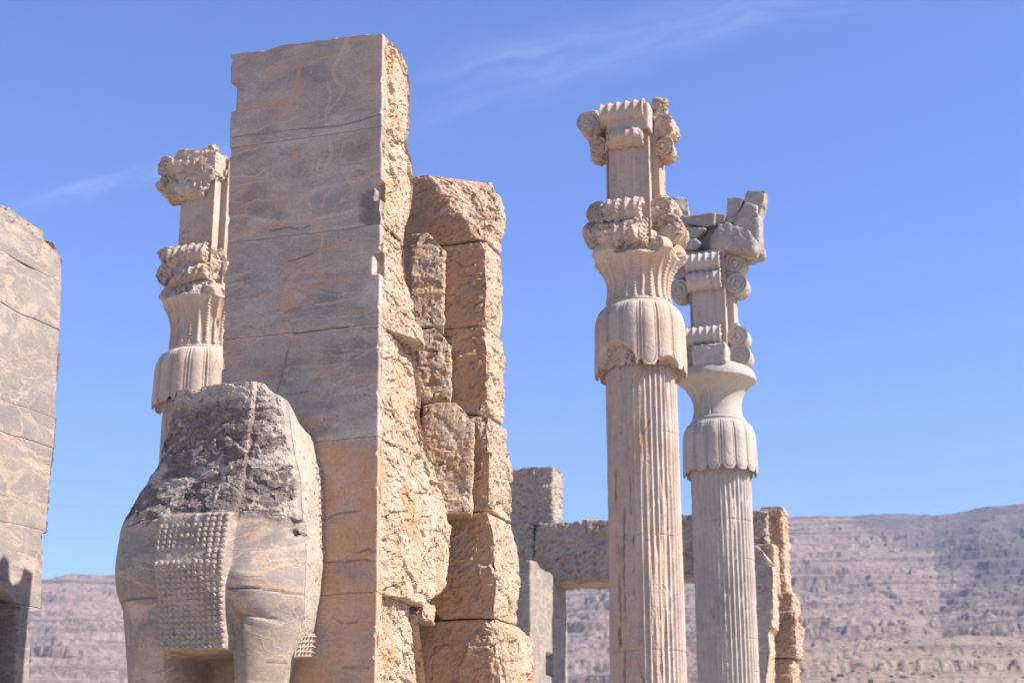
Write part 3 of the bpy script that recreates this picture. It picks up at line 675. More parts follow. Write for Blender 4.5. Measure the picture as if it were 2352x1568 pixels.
# leftovers of the core between the two
for px, y0, y1, sd, rot in (((918, 990, 533, 752), 16.45, 17.3, 41, 0.34), ((945, 1052, 925, 1178), 16.45, 17.3, 42, 0.36), ((935, 972, 1376, 1424), 16.2, 16.8, 43, 0.3),
                            ((930, 1004, 753, 926), 16.45, 17.3, 44, 0.36)):
    rough_block(mb := MB(), px, y0, y1, sd, rot=rot, amp=0.052, r=0.03, fshade=0.0, chops=[((px[1] - 8, px[2] + 30, y0), (0.75, -0.2, 0.65)), ((px[0] + 12, px[2] + 14, y0), (-0.3, -0.5, 0.8))]); mb.build('stone_block', M_rough, rear)
# low core of the wall that joins front and rear, seen only from the passage
rough_block(mb := MB(), (560, 900, 900, 1600), 15.9, 16.8, 47, step=0.06); mb.build('stone_block', M_rough, rear)
V, P, S = loft(0, 9.35, lambda z: (-8.25, -6.9, 17.2 + SHY, 17.95 + SHY), 0.03, 0.02)  # unseen block, added and notched to cast the toothed shadow on the north jamb
V[:, 2] = np.minimum(V[:, 2], np.interp(V[:, 1] - SHY, [17.2, 17.30, 17.42, 17.45, 17.52, 17.70, 17.74, 17.95], [8.98, 9.08, 9.02, 8.80, 8.72, 8.80, 8.98, 8.94]) + SHZ)
MB().add(V, P, rough=0.6).build('stone_block', M_pier, rear)

# ------------------------------------------------------------------ north jamb of the west doorway at the left edge of the view
XN = -12.6
nb = curve([(143, 560), (143, 640), (140, 700), (138, 740), (136, 800), (133, 850), (130, 930), (126, 1000), (124, 1020), (118, 1080), (112, 1150), (108, 1222), (96, 1228), (97, 1260),
            (100, 1272), (97, 1330), (95, 1398), (82, 1404), (67, 1406), (65, 1430), (71, 1480), (68, 1568), (50, 2200)], x=XN)
ntop = [at(a, b, x=XN) for a, b in [(-300, 380), (0, 463), (30, 480), (60, 500), (78, 512), (100, 530), (106, 546), (125, 558), (133, 580), (143, 600), (160, 640)]]
def zn(py, px=120): return at(px, py, x=XN)[2]
left = empty('gate_jamb', (-13.5, 16.2, 0), 'veined grey stone pillar at the left edge with a toothed shadow low on it', 'stone pillar')
nj = [zn(440), zn(640), zn(752), zn(960), zn(1030), zn(1226), zn(1404), 0.0]
wz = lambda V: 0.06 * fbm(np.stack([V[:, 1] * 1.2, V[:, 0] * 0.4 + 9, 0 * V[:, 0]], 1), 4, 27)
arch_c = at(-14, 1462, x=XN)
for k in range(7):
    V, P, S = loft(nj[k + 1] + 0.001, nj[k] - 0.001, lambda z: (XN - 1.9, XN + (0, 0.006, -0.004, 0.005, 0, 0.004, 0)[k], 14.3, nb(z)), 0.022, 0.008, 0.008)
    N = vnormals(V, quads(P)); w = np.where(S == 1, 0.0, np.where(S >= 4, 0.2, 0.8)); V = rough_disp(V, N, w, 0.05, 60 + k)
    f = S == 1
    V[:, 0] += np.where(f, fbm(V * 2, 3, 5) * 0.008 + np.minimum(0, fbm(V * 7, 3, 64 + k) + 0.35) * 0.03, 0)
    bk = sm(nb(V[:, 2]) - V[:, 1], 0.06, 0.0); V[:, 1] -= bk * np.maximum(0, facets(V * 4, 66 + k) - 0.2) * 0.035
    rgh = np.where(f, 0.0, 1.0)
    if k == 0:
        zt = np.interp(V[:, 1], [p[1] for p in ntop], [p[2] for p in ntop]) + 0.03 * fbm(V * 5, 3, 3) - 0.05 * np.maximum(0, facets(V * 3, 2))
        m = V[:, 2] > zt; V[:, 2] = np.minimum(V[:, 2], zt)
        rgh = np.where(m, 1.0, rgh)
        cut = sm(zt - V[:, 2], 0.30, 0.02) * f * sm(nb(V[:, 2]) - V[:, 1], 0.0, 0.35); V[:, 0] -= cut * (0.05 + 0.05 * facets(V * 4, 8)); rgh = np.maximum(rgh, sm(cut, 0.3, 0.8) * 0.8)
    # hollow of the carved relief
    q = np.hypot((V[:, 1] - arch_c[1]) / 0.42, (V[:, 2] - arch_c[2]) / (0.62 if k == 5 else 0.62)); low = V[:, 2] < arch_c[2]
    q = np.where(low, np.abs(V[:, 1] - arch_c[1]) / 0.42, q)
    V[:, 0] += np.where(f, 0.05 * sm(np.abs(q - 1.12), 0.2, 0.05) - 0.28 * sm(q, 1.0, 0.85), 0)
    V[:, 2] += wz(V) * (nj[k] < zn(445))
    MB().add(V, P, rough=rgh * 0.8, stain=0.12, dark=0.35 * sm(q, 0.8, 0.5) * f).build('stone_block', M_left, left)  # inside of the hollow also darkened in the colour, as shade

# ------------------------------------------------------------------ carved bull in front of the tall jamb
def build_bull():
    YP = 13.50
    L = curve([(392, 870), (389, 915), (370, 952), (368, 1000), (357, 1060), (331, 1110), (302, 1160), (286, 1200), (276, 1230), (270, 1300), (272, 1370), (284, 1410), (287, 1480), (290, 1568), (296, 2300)], y=14.05)
    C = curve([(645, 870), (655, 908), (668, 1000), (680, 1060), (690, 1100), (694, 1190), (702, 1260), (706, 1330), (702, 1400), (692, 1440), (672, 1500), (655, 1568), (640, 2300)], y=13.95)
    R = curve([(650, 870), (672, 912), (692, 960), (722, 1020), (735, 1100), (738, 1190), (739, 1300), (731, 1370), (716, 1450), (702, 1480), (668, 1520), (655, 1568), (640, 2300)], y=14.48)
    tp = [at(a, b - 3, y=13.80) for a, b in [(376, 938), (386, 912), (396, 897), (440, 899), (455, 905), (470, 890), (520, 886), (575, 878), (598, 880), (606, 892), (625, 903), (640, 912), (655, 905), (663, 920), (672, 950)]]
    z1 = max(p[2] for p in tp) + 0.05
    def zz(py, px=480): return at(px, py, y=YP)[2]
    def xx(px, py=1300): return at(px, py, y=YP)[0]
    zs = np.arange(0, z1, 0.0145); zs = np.append(zs, z1)
    ns, n2 = 250, 48
    s = np.linspace(-1, 1, ns); s = np.where(s < 0, -(1 - (1 - np.abs(s)) ** 1.6), s)
    kz = [0, zz(1568), zz(1420), zz(1300), zz(1190), zz(1080), zz(960), z1]
    D = np.interp(zs, kz, [1.0, 1.0, 1.10, 1.20, 1.10, 0.92, 0.82, 0.78])
    PW = np.interp(zs, kz, [2.6, 2.6, 2.6, 2.6, 3.0, 4.0, 5.0, 5.0])
    YB = 14.55
    def base_y(x, z):
        xl, xr = L(z), C(z); q = np.clip((x - (xl + xr) / 2) / ((xr - xl) / 2), -1, 1)
        d = np.interp(z, zs, D); pw = np.interp(z, zs, PW)
        return np.where(q < 0, YB - d * np.maximum(0, 1 - np.abs(q) ** 3.2) ** 0.42, YB - d + (d - 0.60) * np.abs(q) ** pw)
    X = (L(zs) + C(zs))[:, None] / 2 + (C(zs) - L(zs))[:, None] / 2 * s[None, :]
    Z = np.repeat(zs[:, None], ns, 1); x = X.ravel(); z = Z.ravel()
    zp_t, zp_b = zz(1178), zz(1492); xpl, xpr = xx(370), xx(528)
    def panel(x, z): xo = xpl + 0.085 * sm(z, zp_t, zp_b); return sm(x, xo - 0.02, xo + 0.03) * sm(x, xpr + 0.02, xpr - 0.012) * sm(z, zp_b - 0.015, zp_b + 0.015) * sm(z, zp_t + 0.03, zp_t - 0.03)
    def form(x, z):
        y = base_y(x, z) - 0.045 * panel(x, z)
        # hollow between the forelegs, shoulders bulging either side of the breast
        rec = sm(x, xx(392) - 0.01, xx(400) + 0.03) * sm(x, xx(526) + 0.02, xx(520) - 0.01) * sm(z, zp_b + 0.005, zp_b - 0.025)
        y = y + 0.85 * rec
        for cx, cz, rx, rz, h in ((xx(605), zz(1345), 0.36, 0.42, 0.10), (xx(315), zz(1320), 0.30, 0.45, 0.06)):
            q = ((x - cx) / rx) ** 2 + ((z - cz) / rz) ** 2; y = y - h * np.maximum(0, 1 - q)
        gro = np.exp(-((z - zz(1408) + 0.25 * np.abs(x - xx(565))) / 0.025) ** 2) * sm(x, xx(528), xx(545)) * sm(x, xx(640), xx(600)); y = y + 0.035 * gro
        for cx, hw in ((xx(588, 1500), 0.28), (xx(340, 1500), 0.24)):
            y = y - 0.065 * np.maximum(0, 1 - ((x - cx) / hw) ** 2) * sm(z, zz(1400), zz(1450))
        g2 = sm(x, xpr - 0.01, xpr + 0.02) * sm(x, xpr + 0.16, xpr + 0.07) * sm(z, zz(1400), zz(1430)); y = y + 0.10 * g2
        # the face right of the breast panel lies a little deeper, broken off
        y = y + 0.05 * sm(x, xpr - 0.005, xpr + 0.02) * sm(x, xx(625), xx(575)) * sm(z, zz(1330), zz(1290))
        return y
    y = form(x, z)
    edge_z = 0.05 * np.sin(x * 9) + 0.06 * fbm(np.stack([x * 4, x * 0, x * 0], 1), 3, 2)
    brk = sm(z + edge_z, zz(1200), zz(1178)) * sm(x, C(z) - 0.004, C(z) - 0.05)
    V = np.stack([x, y, z], 1)
    P = V * (1.0, 0.6, 1.9)
    h = 0.35 * ridged(P * 2.0 + fbm(P * 3, 2, 3)[:, None] * 0.3, 3, 4) + 0.7 * facets(P * 2.6, 6) + 0.42 * facets(P * 6.5, 7) + 0.22 * fbm(P * 16, 3, 8)
    inner = sm(x, L(z), L(z) + 0.12) * sm(x, C(z), C(z) - 0.1)
    V[:, 1] -= brk * (h * 0.046 - 0.015) * (0.3 + 0.7 * inner)
    V[:, 1] -= (1 - brk) * (0.006 * fbm(V * 4, 3, 2) + 0.010 * np.minimum(0, fbm(V * 9, 3, 12) + 0.3))
    # clamp socket, natural cracks
    c0, c1, d0, d1 = xx(622), xx(690), zz(1232), zz(1188)
    sk = sm(x, c0, c0 + 0.02) * sm(x, c1 + 0.02, c1) * sm(z, d0, d0 + 0.02) * sm(z, d1 + 0.02, d1); V[:, 1] += 0.06 * sk
    bar = (np.abs(z - zz(1221) - (x - xx(650)) * -0.18) < 0.012) & (x > xx(630)) & (x < xx(676)); V[:, 1] += 0.05 * bar
    for cx, cz in ((629, 1217), (678, 1226)): V[:, 1] += 0.09 * sm(np.hypot(x - xx(cx), z - zz(cz)), 0.034, 0.018)
    def crackline(pts, dep=0.025, wd=0.011):
        q = np.array([[at(a, b, y=YP)[0], at(a, b, y=YP)[2]] for a, b in pts]); d = np.full(len(x), 9.0)
        for a, b in zip(q[:-1], q[1:]):
            ab = b - a; t = np.clip(((x - a[0]) * ab[0] + (z - a[1]) * ab[1]) / (ab @ ab), 0, 1)
            d = np.minimum(d, np.hypot(x - a[0] - t * ab[0], z - a[1] - t * ab[1]))
        d = d + 0.008 * fbm(V * 14, 2, 9)
        V[:, 1] += dep * sm(d, wd, wd * 0.3); return sm(d, wd, wd * 0.4)
    ck = crackline([(530, 1352), (590, 1350), (650, 1354), (685, 1348), (716, 1335)]) + crackline([(270, 1380), (310, 1376), (368, 1374)]) + crackline([(285, 1205), (330, 1196), (372, 1188)])
    ck = ck + crackline([(585, 1516), (620, 1514), (648, 1506)], 0.012)
    zt = np.interp(x, [p[0] for p in tp], [p[2] for p in tp]) + 0.03 * fbm(V * 6, 3, 5)
    V[:, 2] = np.minimum(V[:, 2], zt)
    pat = fbm(V * (2.2, 1.0, 3.6) + 0.5 * np.stack([fbm(V * 2, 2, 35)] * 3, 1), 4, 15)
    dark = brk * sm(np.abs(pat) + 0.22 * fbm(V * (1.1, 1, 1.5), 2, 36) - 0.18 * h, 0.045, 0.13) * sm(zt - z, 0.10, 0.32)
    dark = np.maximum(dark, 0.30 * sm(fbm(V * (0.8, 0.8, 2.2), 4, 25), 0.05, 0.3) * sm(z, zz(1420), zz(1300)) * sm(x, xx(420), xx(340)))
    # the flat right flank, from the front arris back to the jamb, feathered along its far edge
    t = np.linspace(0, 1, n2)[None, :]
    V2 = V.reshape(len(zs), ns, 3); e = V2[:, -1]
    zz2 = np.minimum(zs, np.interp(C(zs), [p[0] for p in tp], [p[2] for p in tp]) - 0.10 * 0)[:, None]
    fx = e[:, 0:1] + (R(zs)[:, None] - e[:, 0:1]) * t; fy = e[:, 1:2] + (YB + 0.02 - e[:, 1:2]) * t
    fz = e[:, 2:3] - (0.35 * t * (zs[:, None] > z1 - 0.5) * np.clip((zs[:, None] - z1 + 0.5) / 0.5, 0, 1))
    Fl = np.stack([fx, fy, fz], -1); fp = Fl.reshape(-1, 3)
    fe = (sm(t, 0.62, 0.75) * sm(t, 1.0, 0.92) * sm(zs, zz(1275), zz(1235))[:, None] * sm(zs, zz(1010), zz(1050))[:, None]).ravel()
    Fl[..., 0] += (0.012 * np.sin(np.clip(t * pi, 0, pi)) + 0 * fx) + (fe * (0.035 * np.maximum(0, np.cos(fp[:, 2] * 2 * pi / 0.062)) * np.maximum(0, np.cos(fp[:, 1] * 2 * pi / 0.09)) + 0.02 * facets(fp * 14, 3))).reshape(fx.shape)
    Fl[..., 0] += (0.006 * fbm(fp * 5, 3, 22)).reshape(fx.shape) * (t > 0.02)
    bl = V2[:, :1].copy(); br = Fl[:, -1:].copy(); bl[:, :, 1] = 17.6; br[:, :, 1] = 15.2
    full = np.concatenate([V2, Fl[:, 1:], br, bl], 1); nc = full.shape[1]; ex = n2 - 1
    def pad(a, side=0.0): return np.concatenate([a.reshape(len(zs), ns), np.full((len(zs), ex), side), np.zeros((len(zs), 2))], 1).ravel()
    root = empty('carved_bull', (-7.7, 14.2, 0), 'headless colossal stone bull with rows of carved curls on its chest, below the tallest pillar', 'sculpture')
    fc = grid_faces(len(zs), nc)
    top = (np.arange(nc) + nc * (len(zs) - 1))[None, :]
    MB().add(full.reshape(-1, 3), [fc, top], rough=pad(np.clip(0.75 * brk, 0, 1), 0.55), dark=pad(np.clip(dark + 0.8 * ck, 0, 1)), stain=pad(0.3 * sm(z, zz(1400), zz(1500)), 0.2)).build('body', M_bull, root)
    # curls: a panel of small round knobs standing out from the breast
    rg = np.random.RandomState(3); rows, cols = 25, 12
    gx = np.arange(xpl - 0.004, xpr + 0.010, 0.0062); gz = np.arange(zp_b - 0.004, zp_t + 0.004, 0.0062)
    PX, PZ = np.meshgrid(gx, gz, indexing='xy'); px_, pz_ = PX.ravel(), PZ.ravel()
    slant = lambda q, w: q + 0.085 * sm(w, zp_t, zp_b) * (xpr - q) / (xpr - xpl)
    dx = (xpr - xpl) / cols; dzz = (zp_t - zp_b) / rows
    cj = np.clip(np.floor((px_ - xpl) / dx), 0, cols - 1).astype(int); ci = np.clip(np.floor((zp_t - pz_) / dzz), 0, rows - 1).astype(int)
    keep = np.ones((rows, cols)); keep[:2, :] = 0; keep[0:2, [6, 8, 9, 10, 11]] = 1
    for i in range(2, 6):
        for j in (5, 6): keep[i, j] = rg.rand() > 0.55
    keep[7:9, :9] = 0; keep[9, 5:7] = 0
    worn = np.where((np.arange(cols)[None, :] < 5) | np.isin(np.arange(rows), (6, 9, 10))[:, None], 0.62, 1.0) * rg.uniform(0.85, 1.08, (rows, cols)) * keep
    jx = rg.normal(0, 0.0025, (rows, cols)); jz = rg.normal(0, 0.0025, (rows, cols))
    rr = np.hypot(px_ - xpl - (cj + 0.5) * dx - jx[ci, cj], pz_ - zp_t + (ci + 0.5) * dzz - jz[ci, cj]) / (0.48 * min(dx, dzz))
    hb = worn[ci, cj] * 0.031 * np.clip(0.85 + 0.9 * fbm(np.stack([px_ * 4, pz_ * 4, 0 * px_], 1), 2, 91), 0.25, 1.15) * np.sqrt(np.clip(1 - rr ** 2, 0, 1)) * (1 - 0.30 * np.exp(-(rr / 0.30) ** 2))
    bd = sm(np.minimum.reduce([px_ - gx[0], gx[-1] - px_, pz_ - gz[0], gz[-1] - pz_]), 0.0, 0.012)
    qx_ = slant(px_, pz_)
    PV = np.stack([qx_, form(qx_, pz_) + 0.03 - 0.040 * bd - hb, pz_], 1)
    PV[:, 1] -= 0.006 * fbm(PV * 12, 3, 6)
    MB().add(PV, [grid_faces(len(gz), len(gx), False)], rough=0.35, stain=0.15, dark=0.12).build('chest_curls', M_bull, root)
    # fringe of curls low on the right flank
    uu = np.linspace(0, 1, 70); U, Vv = np.meshgrid(uu, np.linspace(0, 1, 60), indexing='xy'); u, v = U.ravel(), Vv.ravel()
    a, b = at(668, 1512, y=14.05), at(714, 1512, y=14.42); c = at(676, 1455, y=14.05); dd = at(722, 1452, y=14.42)
    q = (a[None] * (1 - u)[:, None] + b[None] * u[:, None]) * (1 - v)[:, None] + (c[None] * (1 - u)[:, None] + dd[None] * u[:, None]) * v[:, None]
    k = np.maximum(0, np.cos(u * 2 * pi * 5.5)) ** 0.6 * np.maximum(0, np.cos(v * 2 * pi * 5)) ** 0.6
    q = q + np.array([0.9, -0.35, 0.1]) * (0.035 + 0.035 * k * (v < 0.86) + 0.012 * fbm(q * 20, 2, 3) - 0.10 * (1 - sm(np.minimum.reduce([u, 1 - u, v, 1 - v]), 0, 0.06)))[:, None]
    MB().add(q, [grid_faces(60, 70, False)], rough=0.4, stain=0.5).build('flank_curls', M_bull, root)
build_bull()

# ------------------------------------------------------------------ columns
def col_axis(px, py, w):
    d = ray(px, py); k = w / (d[0] * -sin(YAW) + d[1] * cos(YAW)); return CAM + d * k
C1 = col_axis(1468, 705, 28.0)
SP = 9.45
A1 = np.array([C1[0], C1[1]]); A2 = at(463, 815, y=A1[1])[:2]; A3 = at(1650, 972, x=A1[0])[:2]
ZB = C1[2]                                     # top of the drooping bell
def pz(A, px, py):
    """height of a picture point on a column's axis plane"""
    d = ray(px, py); f = np.array([-sin(YAW), cos(YAW)]); k = (A @ f) / (d[:2] @ f); return CAM[2] + d[2] * k
def th_wrap(a): return (a + pi) % (2 * pi) - pi
def shaft(A, z0, z1, r0, r1, seed, joints, wear_dir, wear_amt, fissures=()):
    nf = 40; th = np.linspace(-pi, pi, nf * 9, False)
    zs = np.unique(np.concatenate([np.arange(z0, z1, 0.05), [z1]] + [[j - 0.012, j - 0.006, j, j + 0.006, j + 0.012] for j in joints]))
    T, Z = np.meshgrid(th, zs, indexing='xy'); t, z = T.ravel(), Z.ravel()
    R = r0 + (r1 - r0) * (z - z0) / (z1 - z0)
    fr = (t + pi) / (2 * pi) * nf; fr = fr - np.floor(fr)
    P = np.stack([np.cos(t) * 3.2, np.sin(t) * 3.2, z * 0.45], 1)
    ang = np.cos(th_wrap(t - wear_dir))
    wear = sm(fbm(P, 4, seed) * 0.9 + wear_amt * (0.3 + 0.7 * ang) - 0.25, -0.05, 0.25)
    Pq = np.stack([np.cos(t), np.sin(t), z], 1)
    chip = np.maximum(0, fbm(Pq * (9, 9, 4), 3, seed + 3) - 0.22) * 0.10
    fl = np.sin(pi * fr) ** 0.85
    r = R - 0.044 * fl * (1 - 0.75 * wear) - wear * (0.014 + 0.018 * fbm(Pq * (10, 10, 1.6), 3, seed + 5)) - chip * (1 - fl)
    dark = np.zeros(len(t)); jn = np.zeros(len(t))
    for j, amt in [(j, 1.0) for j in joints]:
        dz = z - j - 0.03 * np.sin(t * 2 + j * 5) * 0
        r = r - 0.012 * np.exp(-(dz / 0.007) ** 2) * sm(fbm(Pq * 2.0, 2, seed + 8), -0.5, 0.1)
    for a, za, zb, wd in fissures:
        c = a + 0.05 * np.sin(z * 1.7 + a * 9) + 0.03 * fbm(np.stack([z * 2.5, z * 0 + a, z * 0], 1), 3, seed + 11)
        m = np.exp(-(th_wrap(t - c) / (wd * (0.7 + 1.6 * np.abs(fbm(np.stack([z * 3 + a, z * 0, z * 0], 1), 2, seed + 19))))) ** 4) * sm(z, za, za + 0.4) * sm(z, zb, zb - 0.4) * sm(fbm(Pq * (6, 6, 2.2), 3, seed + 12), -0.25, 0.1)
        r = r - 0.035 * m * (0.5 + np.abs(fbm(Pq * (14, 14, 5), 2, seed + 20))); dark = np.maximum(dark, sm(m, 0.35, 0.8))
    V = np.stack([A[0] + r * np.cos(t), A[1] + r * np.sin(t), z], 1)
    return MB().add(V, [grid_faces(len(zs), len(th))], rough=0.30 * wear, dark=dark * 0.85, stain=0.45 * wear)
CF = -radians(76.5)                            # direction of the viewer's side of a column
def bell(A, zt, zb, R, rt, rs, seed, broken=()):
    """drooping collar of petals, hollow underneath"""
    npet = 16; th = np.linspace(-pi, pi, npet * 26, False)
    tt = np.concatenate([np.linspace(0, 1, 90), 1 + np.array([0.02, 0.05, 0.12, 0.25, 0.4, 0.6, 0.8, 1.0])])
    T, U = np.meshgrid(th, tt, indexing='xy'); t, u = T.ravel(), U.ravel()
    un = np.clip(u, 0, 1)
    prof = rt + (R - rt) * np.minimum(1, (1 - (1 - np.clip(un / 0.42, 0, 1)) ** 2.3)) ** 0.62
    prof = prof + 0.018 * R * sm(un, 0.42, 1.0)
    s = (t - CF) / (2 * pi) * npet; s = (s - np.floor(s)) * 2 - 1; a = np.abs(s)
    endz = sm(a, 0.35, 1.0) ** 2
    zend = zb + 0.105 * endz * (zt - zb) / 1.2
    H = 1 - un
    mask = sm(un, 0.02, 0.10)
    tipd = np.maximum(0, un - (1 - 0.16)) / 0.16
    edge = np.maximum(a, np.sqrt(np.clip(a ** 2 * 0.9 + tipd ** 2 * 0.75, 0, 4)) * (tipd > 0))
    rel = 0.030 * np.sqrt(np.clip(1 - (edge / 0.70) ** 2, 0, 1)) + 0.021 * np.exp(-((edge - 0.80) / 0.065) ** 2) - 0.022 * sm(a, 0.90, 1.0)
    rel = rel - 0.010 * np.exp(-((edge - 0.70) / 0.03) ** 2)
    r = prof + R * 1.15 * rel * mask
    z = zt + (zend - zt) * un
    under = np.clip(u - 1, 0, 1)
    r = np.where(u > 1, r + (rs * 1.01 - r) * under, r); z = np.where(u > 1, z + 0.16 * np.sqrt(under), z)
    Pq = np.stack([np.cos(t), np.sin(t), z], 1); rgh = 0.15 * np.ones(len(t)) + 0.6 * (u > 1)
    for c, hw, top, keep in broken:
        # a bite out of the petals' lower ends, the core showing under it
        d = np.abs(th_wrap(t - c)) / hw; zz = zb + (zt - zb) * top * np.sqrt(np.clip(1 - d ** 2, 0, 1)) + 0.03 * fbm(Pq * 6, 3, seed)
        m = sm(z, zz + 0.015, zz - 0.015) * (d < 1)
        rr = R * keep + 0.03 * R * fbm(Pq * 5, 3, seed + 3) + 0.025 * facets(Pq * 5, seed + 4)
        z = np.where(m > 0.5, np.maximum(z, zb + 0.06 + 0.03 * fbm(Pq * 4, 2, seed + 5)), z)
        r = np.where(m > 0, r + (np.minimum(r, rr) - r) * m, r); rgh = np.maximum(rgh, 0.9 * m)
    r = r + R * (0.006 * fbm(Pq * 5, 3, seed + 6) - 0.035 * np.maximum(0, fbm(Pq * (7, 7, 7), 3, seed + 7) - 0.28))
    V = np.stack([A[0] + r * np.cos(t), A[1] + r * np.sin(t), z], 1)
    return MB().add(V, [grid_faces(len(tt), len(th))[:, ::-1]], rough=rgh, stain=0.3)
def ring(A, z0, z1, r0, r1, seed, beads=0, n=192, rough=0.1, amp=0.006):
    tt = np.linspace(0, 1, 14); th = np.linspace(-pi, pi, n, False); T, U = np.meshgrid(th, tt, indexing='xy'); t, u = T.ravel(), U.ravel()
    b = np.sin(pi * u) ** 0.6
    r = r0 + (r1 - r0) * b * (1 - (0.25 * (np.abs(np.cos(t * beads / 2)) ** 4) if beads else 0))
    Pq = np.stack([np.cos(t), np.sin(t), u], 1); r = r + amp * fbm(Pq * 4, 3, seed)
    V = np.stack([A[0] + r * np.cos(t), A[1] + r * np.sin(t), z0 + (z1 - z0) * u], 1)
    return MB().add(V, [grid_faces(len(tt), n)], rough=rough)
def neck(A, z0, z1, r0, rm, R, seed, breaks=(), smooth_from=None, ribs=24, rimh=0.30):
    """papyrus bundle flaring to a heavy lip"""
    th = np.linspace(-pi, pi, ribs * 16, False); tt = np.concatenate([np.linspace(0, 0.72, 60), np.linspace(0.73, 1, 30), 1 + np.linspace(0.08, 1, 14)])
    T, U = np.meshgrid(th, tt, indexing='xy'); t, u = T.ravel(), U.ravel(); un = np.clip(u, 0, 1)
    prof = r0 + (rm - r0) * sm(un, 0, 0.3) + (R - rm) * np.clip((un - 0.22) / 0.78, 0, 1) ** 3.0
    H = z1 - z0; zl = z1 - rimh
    z = z0 + (zl - z0) * (1 - (1 - un) ** 1.0)
    up = np.clip(u - 1, 0, 1)
    z = np.where(u > 1, zl + rimh * np.sin(up * pi / 2), z)
    prof = np.where(u > 1, R * (0.55 + 0.45 * np.cos(up * pi / 2) ** 0.7), prof)
    k = (t - CF) / (2 * pi) * ribs; fr = k - np.floor(k); idx = np.floor(k).astype(int)
    rib = np.exp(-((fr - 0.5) / 0.20) ** 4)
    bead = 1 - 0.45 * (idx % 2) * (0.5 + 0.5 * np.cos(z * 2 * pi / 0.062)) ** 2
    wgt = sm(un, 0.02, 0.06) * sm(un, 0.97, 0.75)
    sl = 1.0 if smooth_from is None else sm(th_wrap(t - smooth_from) + 0.05 * fbm(np.stack([z * 4, t * 0, t * 0], 1), 3, seed), 0.02, -0.02)
    r = prof + 0.045 * rib * bead * wgt * sl - (0.0 if smooth_from is None else 0.025) * sl * (u <= 1)
    Pq = np.stack([np.cos(t), np.sin(t), z], 1); rgh = 0.12 + 0.0 * t
    for c, hw, amt in breaks:
        d = np.abs(th_wrap(t - c)) / hw; m = sm(d + 0.25 * fbm(Pq * 5, 3, seed + 1), 1.0, 0.75) * sm(z, zl - 0.10, zl + 0.02)
        rr = prof * (1 - amt) + 0.07 * facets(Pq * 4.5, seed + 2) + 0.03 * fbm(Pq * 8, 3, seed)
        r = np.where(m > 0, r + (np.minimum(r, rr) - r) * m, r); rgh = np.maximum(rgh, m)
    if smooth_from is None:
        r = r - np.maximum(0, fbm(Pq * (5, 5, 2), 3, seed + 9) - 0.15) * 0.12 * (u <= 1) + sm(u, 0.85, 1.0) * 0.035 * facets(Pq * 3.5, seed + 12)
    V = np.stack([A[0] + r * np.cos(t), A[1] + r * np.sin(t), z], 1)
    return MB().add(V, [grid_faces(len(tt), len(th))], rough=rgh, stain=0.35 if smooth_from is None else 0.05)
def volute(mb, c, axis, R, Ln, seed, flutes=5, a0=-pi, a1=pi, turns=2.6, amp=0.006, rough=0.1):
    """scroll: fluted barrel with a spiral carved in both ends"""
    n = 96; th = np.linspace(0, 2 * pi, n, False)
    k = flutes * 12 + 1; s = np.linspace(0, 1, k); fr = s * flutes - np.floor(s * flutes - 1e-9)
    rows = []
    prof = 1 - 0.13 * np.sin(pi * (s * flutes % 1.0))
    prof[0] = prof[-1] = 0.985
    rad = np.concatenate([np.linspace(0.02, 0.97, 26)]); 
    for q in rad: rows.append((0.0, q, 1))
    for a, b in zip(s, prof): rows.append((a, b, 0))
    for q in rad[::-1]: rows.append((1.0, q, 2))
    V = []
    for a, q, e in rows:
        r = R * q * np.ones(n); o = np.full(n, (a - 0.5) * Ln)
        if e:
            g = np.cos(th + (1 - q) * 2 * pi * turns); dep = 0.022 * R / 0.25 * (sm(g, -0.2, 0.5)) * (q > 0.12) * (q < 0.95) - (0.02 if q < 0.14 else 0)
            o = o + (dep if e == 1 else -dep)
        V.append(np.stack([o, r * np.cos(th), r * np.sin(th)], 1))
    V = np.concatenate(V)
    if axis == 'y': V = np.stack([-V[:, 1], V[:, 0], V[:, 2]], 1)
    V = V + np.asarray(c, float)
    F = [grid_faces(len(rows), n)]
    N = vnormals(V, F); V = V + N * (amp * fbm(V * 7, 3, seed) - 0.05 * np.maximum(0, fbm(V * 4, 3, seed + 4) - 0.3))[:, None]
    mb.add(V, F, rough=rough); return mb
def eroded_scroll(mb, c, axis, R, Ln, seed, er=0.07, chops=5):
    """a scroll broken by weather: the barrel still reads, its rim and ribs are split away"""
    t = MB(); volute(t, c, axis, R, Ln, seed, 5, amp=0.012)
    V, F = t.V[0], t.P[0]; rg = np.random.RandomState(seed); c = np.asarray(c, float)
    for _ in range(chops):
        d = rg.normal(size=3) * (1.0, 1.0, 0.8); d[1] -= 0.3; d /= np.linalg.norm(d)
        ext = R * np.sqrt(max(0, 1 - (d[0 if axis == 'x' else 1]) ** 2)) + Ln / 2 * abs(d[0 if axis == 'x' else 1])
        V = chop(V, c + d * ext * rg.uniform(0.62, 0.9), d, 0.10, seed, 4.0)
    N = vnormals(V, [F]); w = 0.25 + 0.75 * sm(fbm(V * 2.3, 2, seed + 2), -0.25, 0.15)
    V = rough_disp(V, N, w, er, seed, 0.7, 1.1, 0.9)
    mb.add(V, [F], rough=np.clip(0.8 * w, 0, 0.8), stain=0.4); return mb
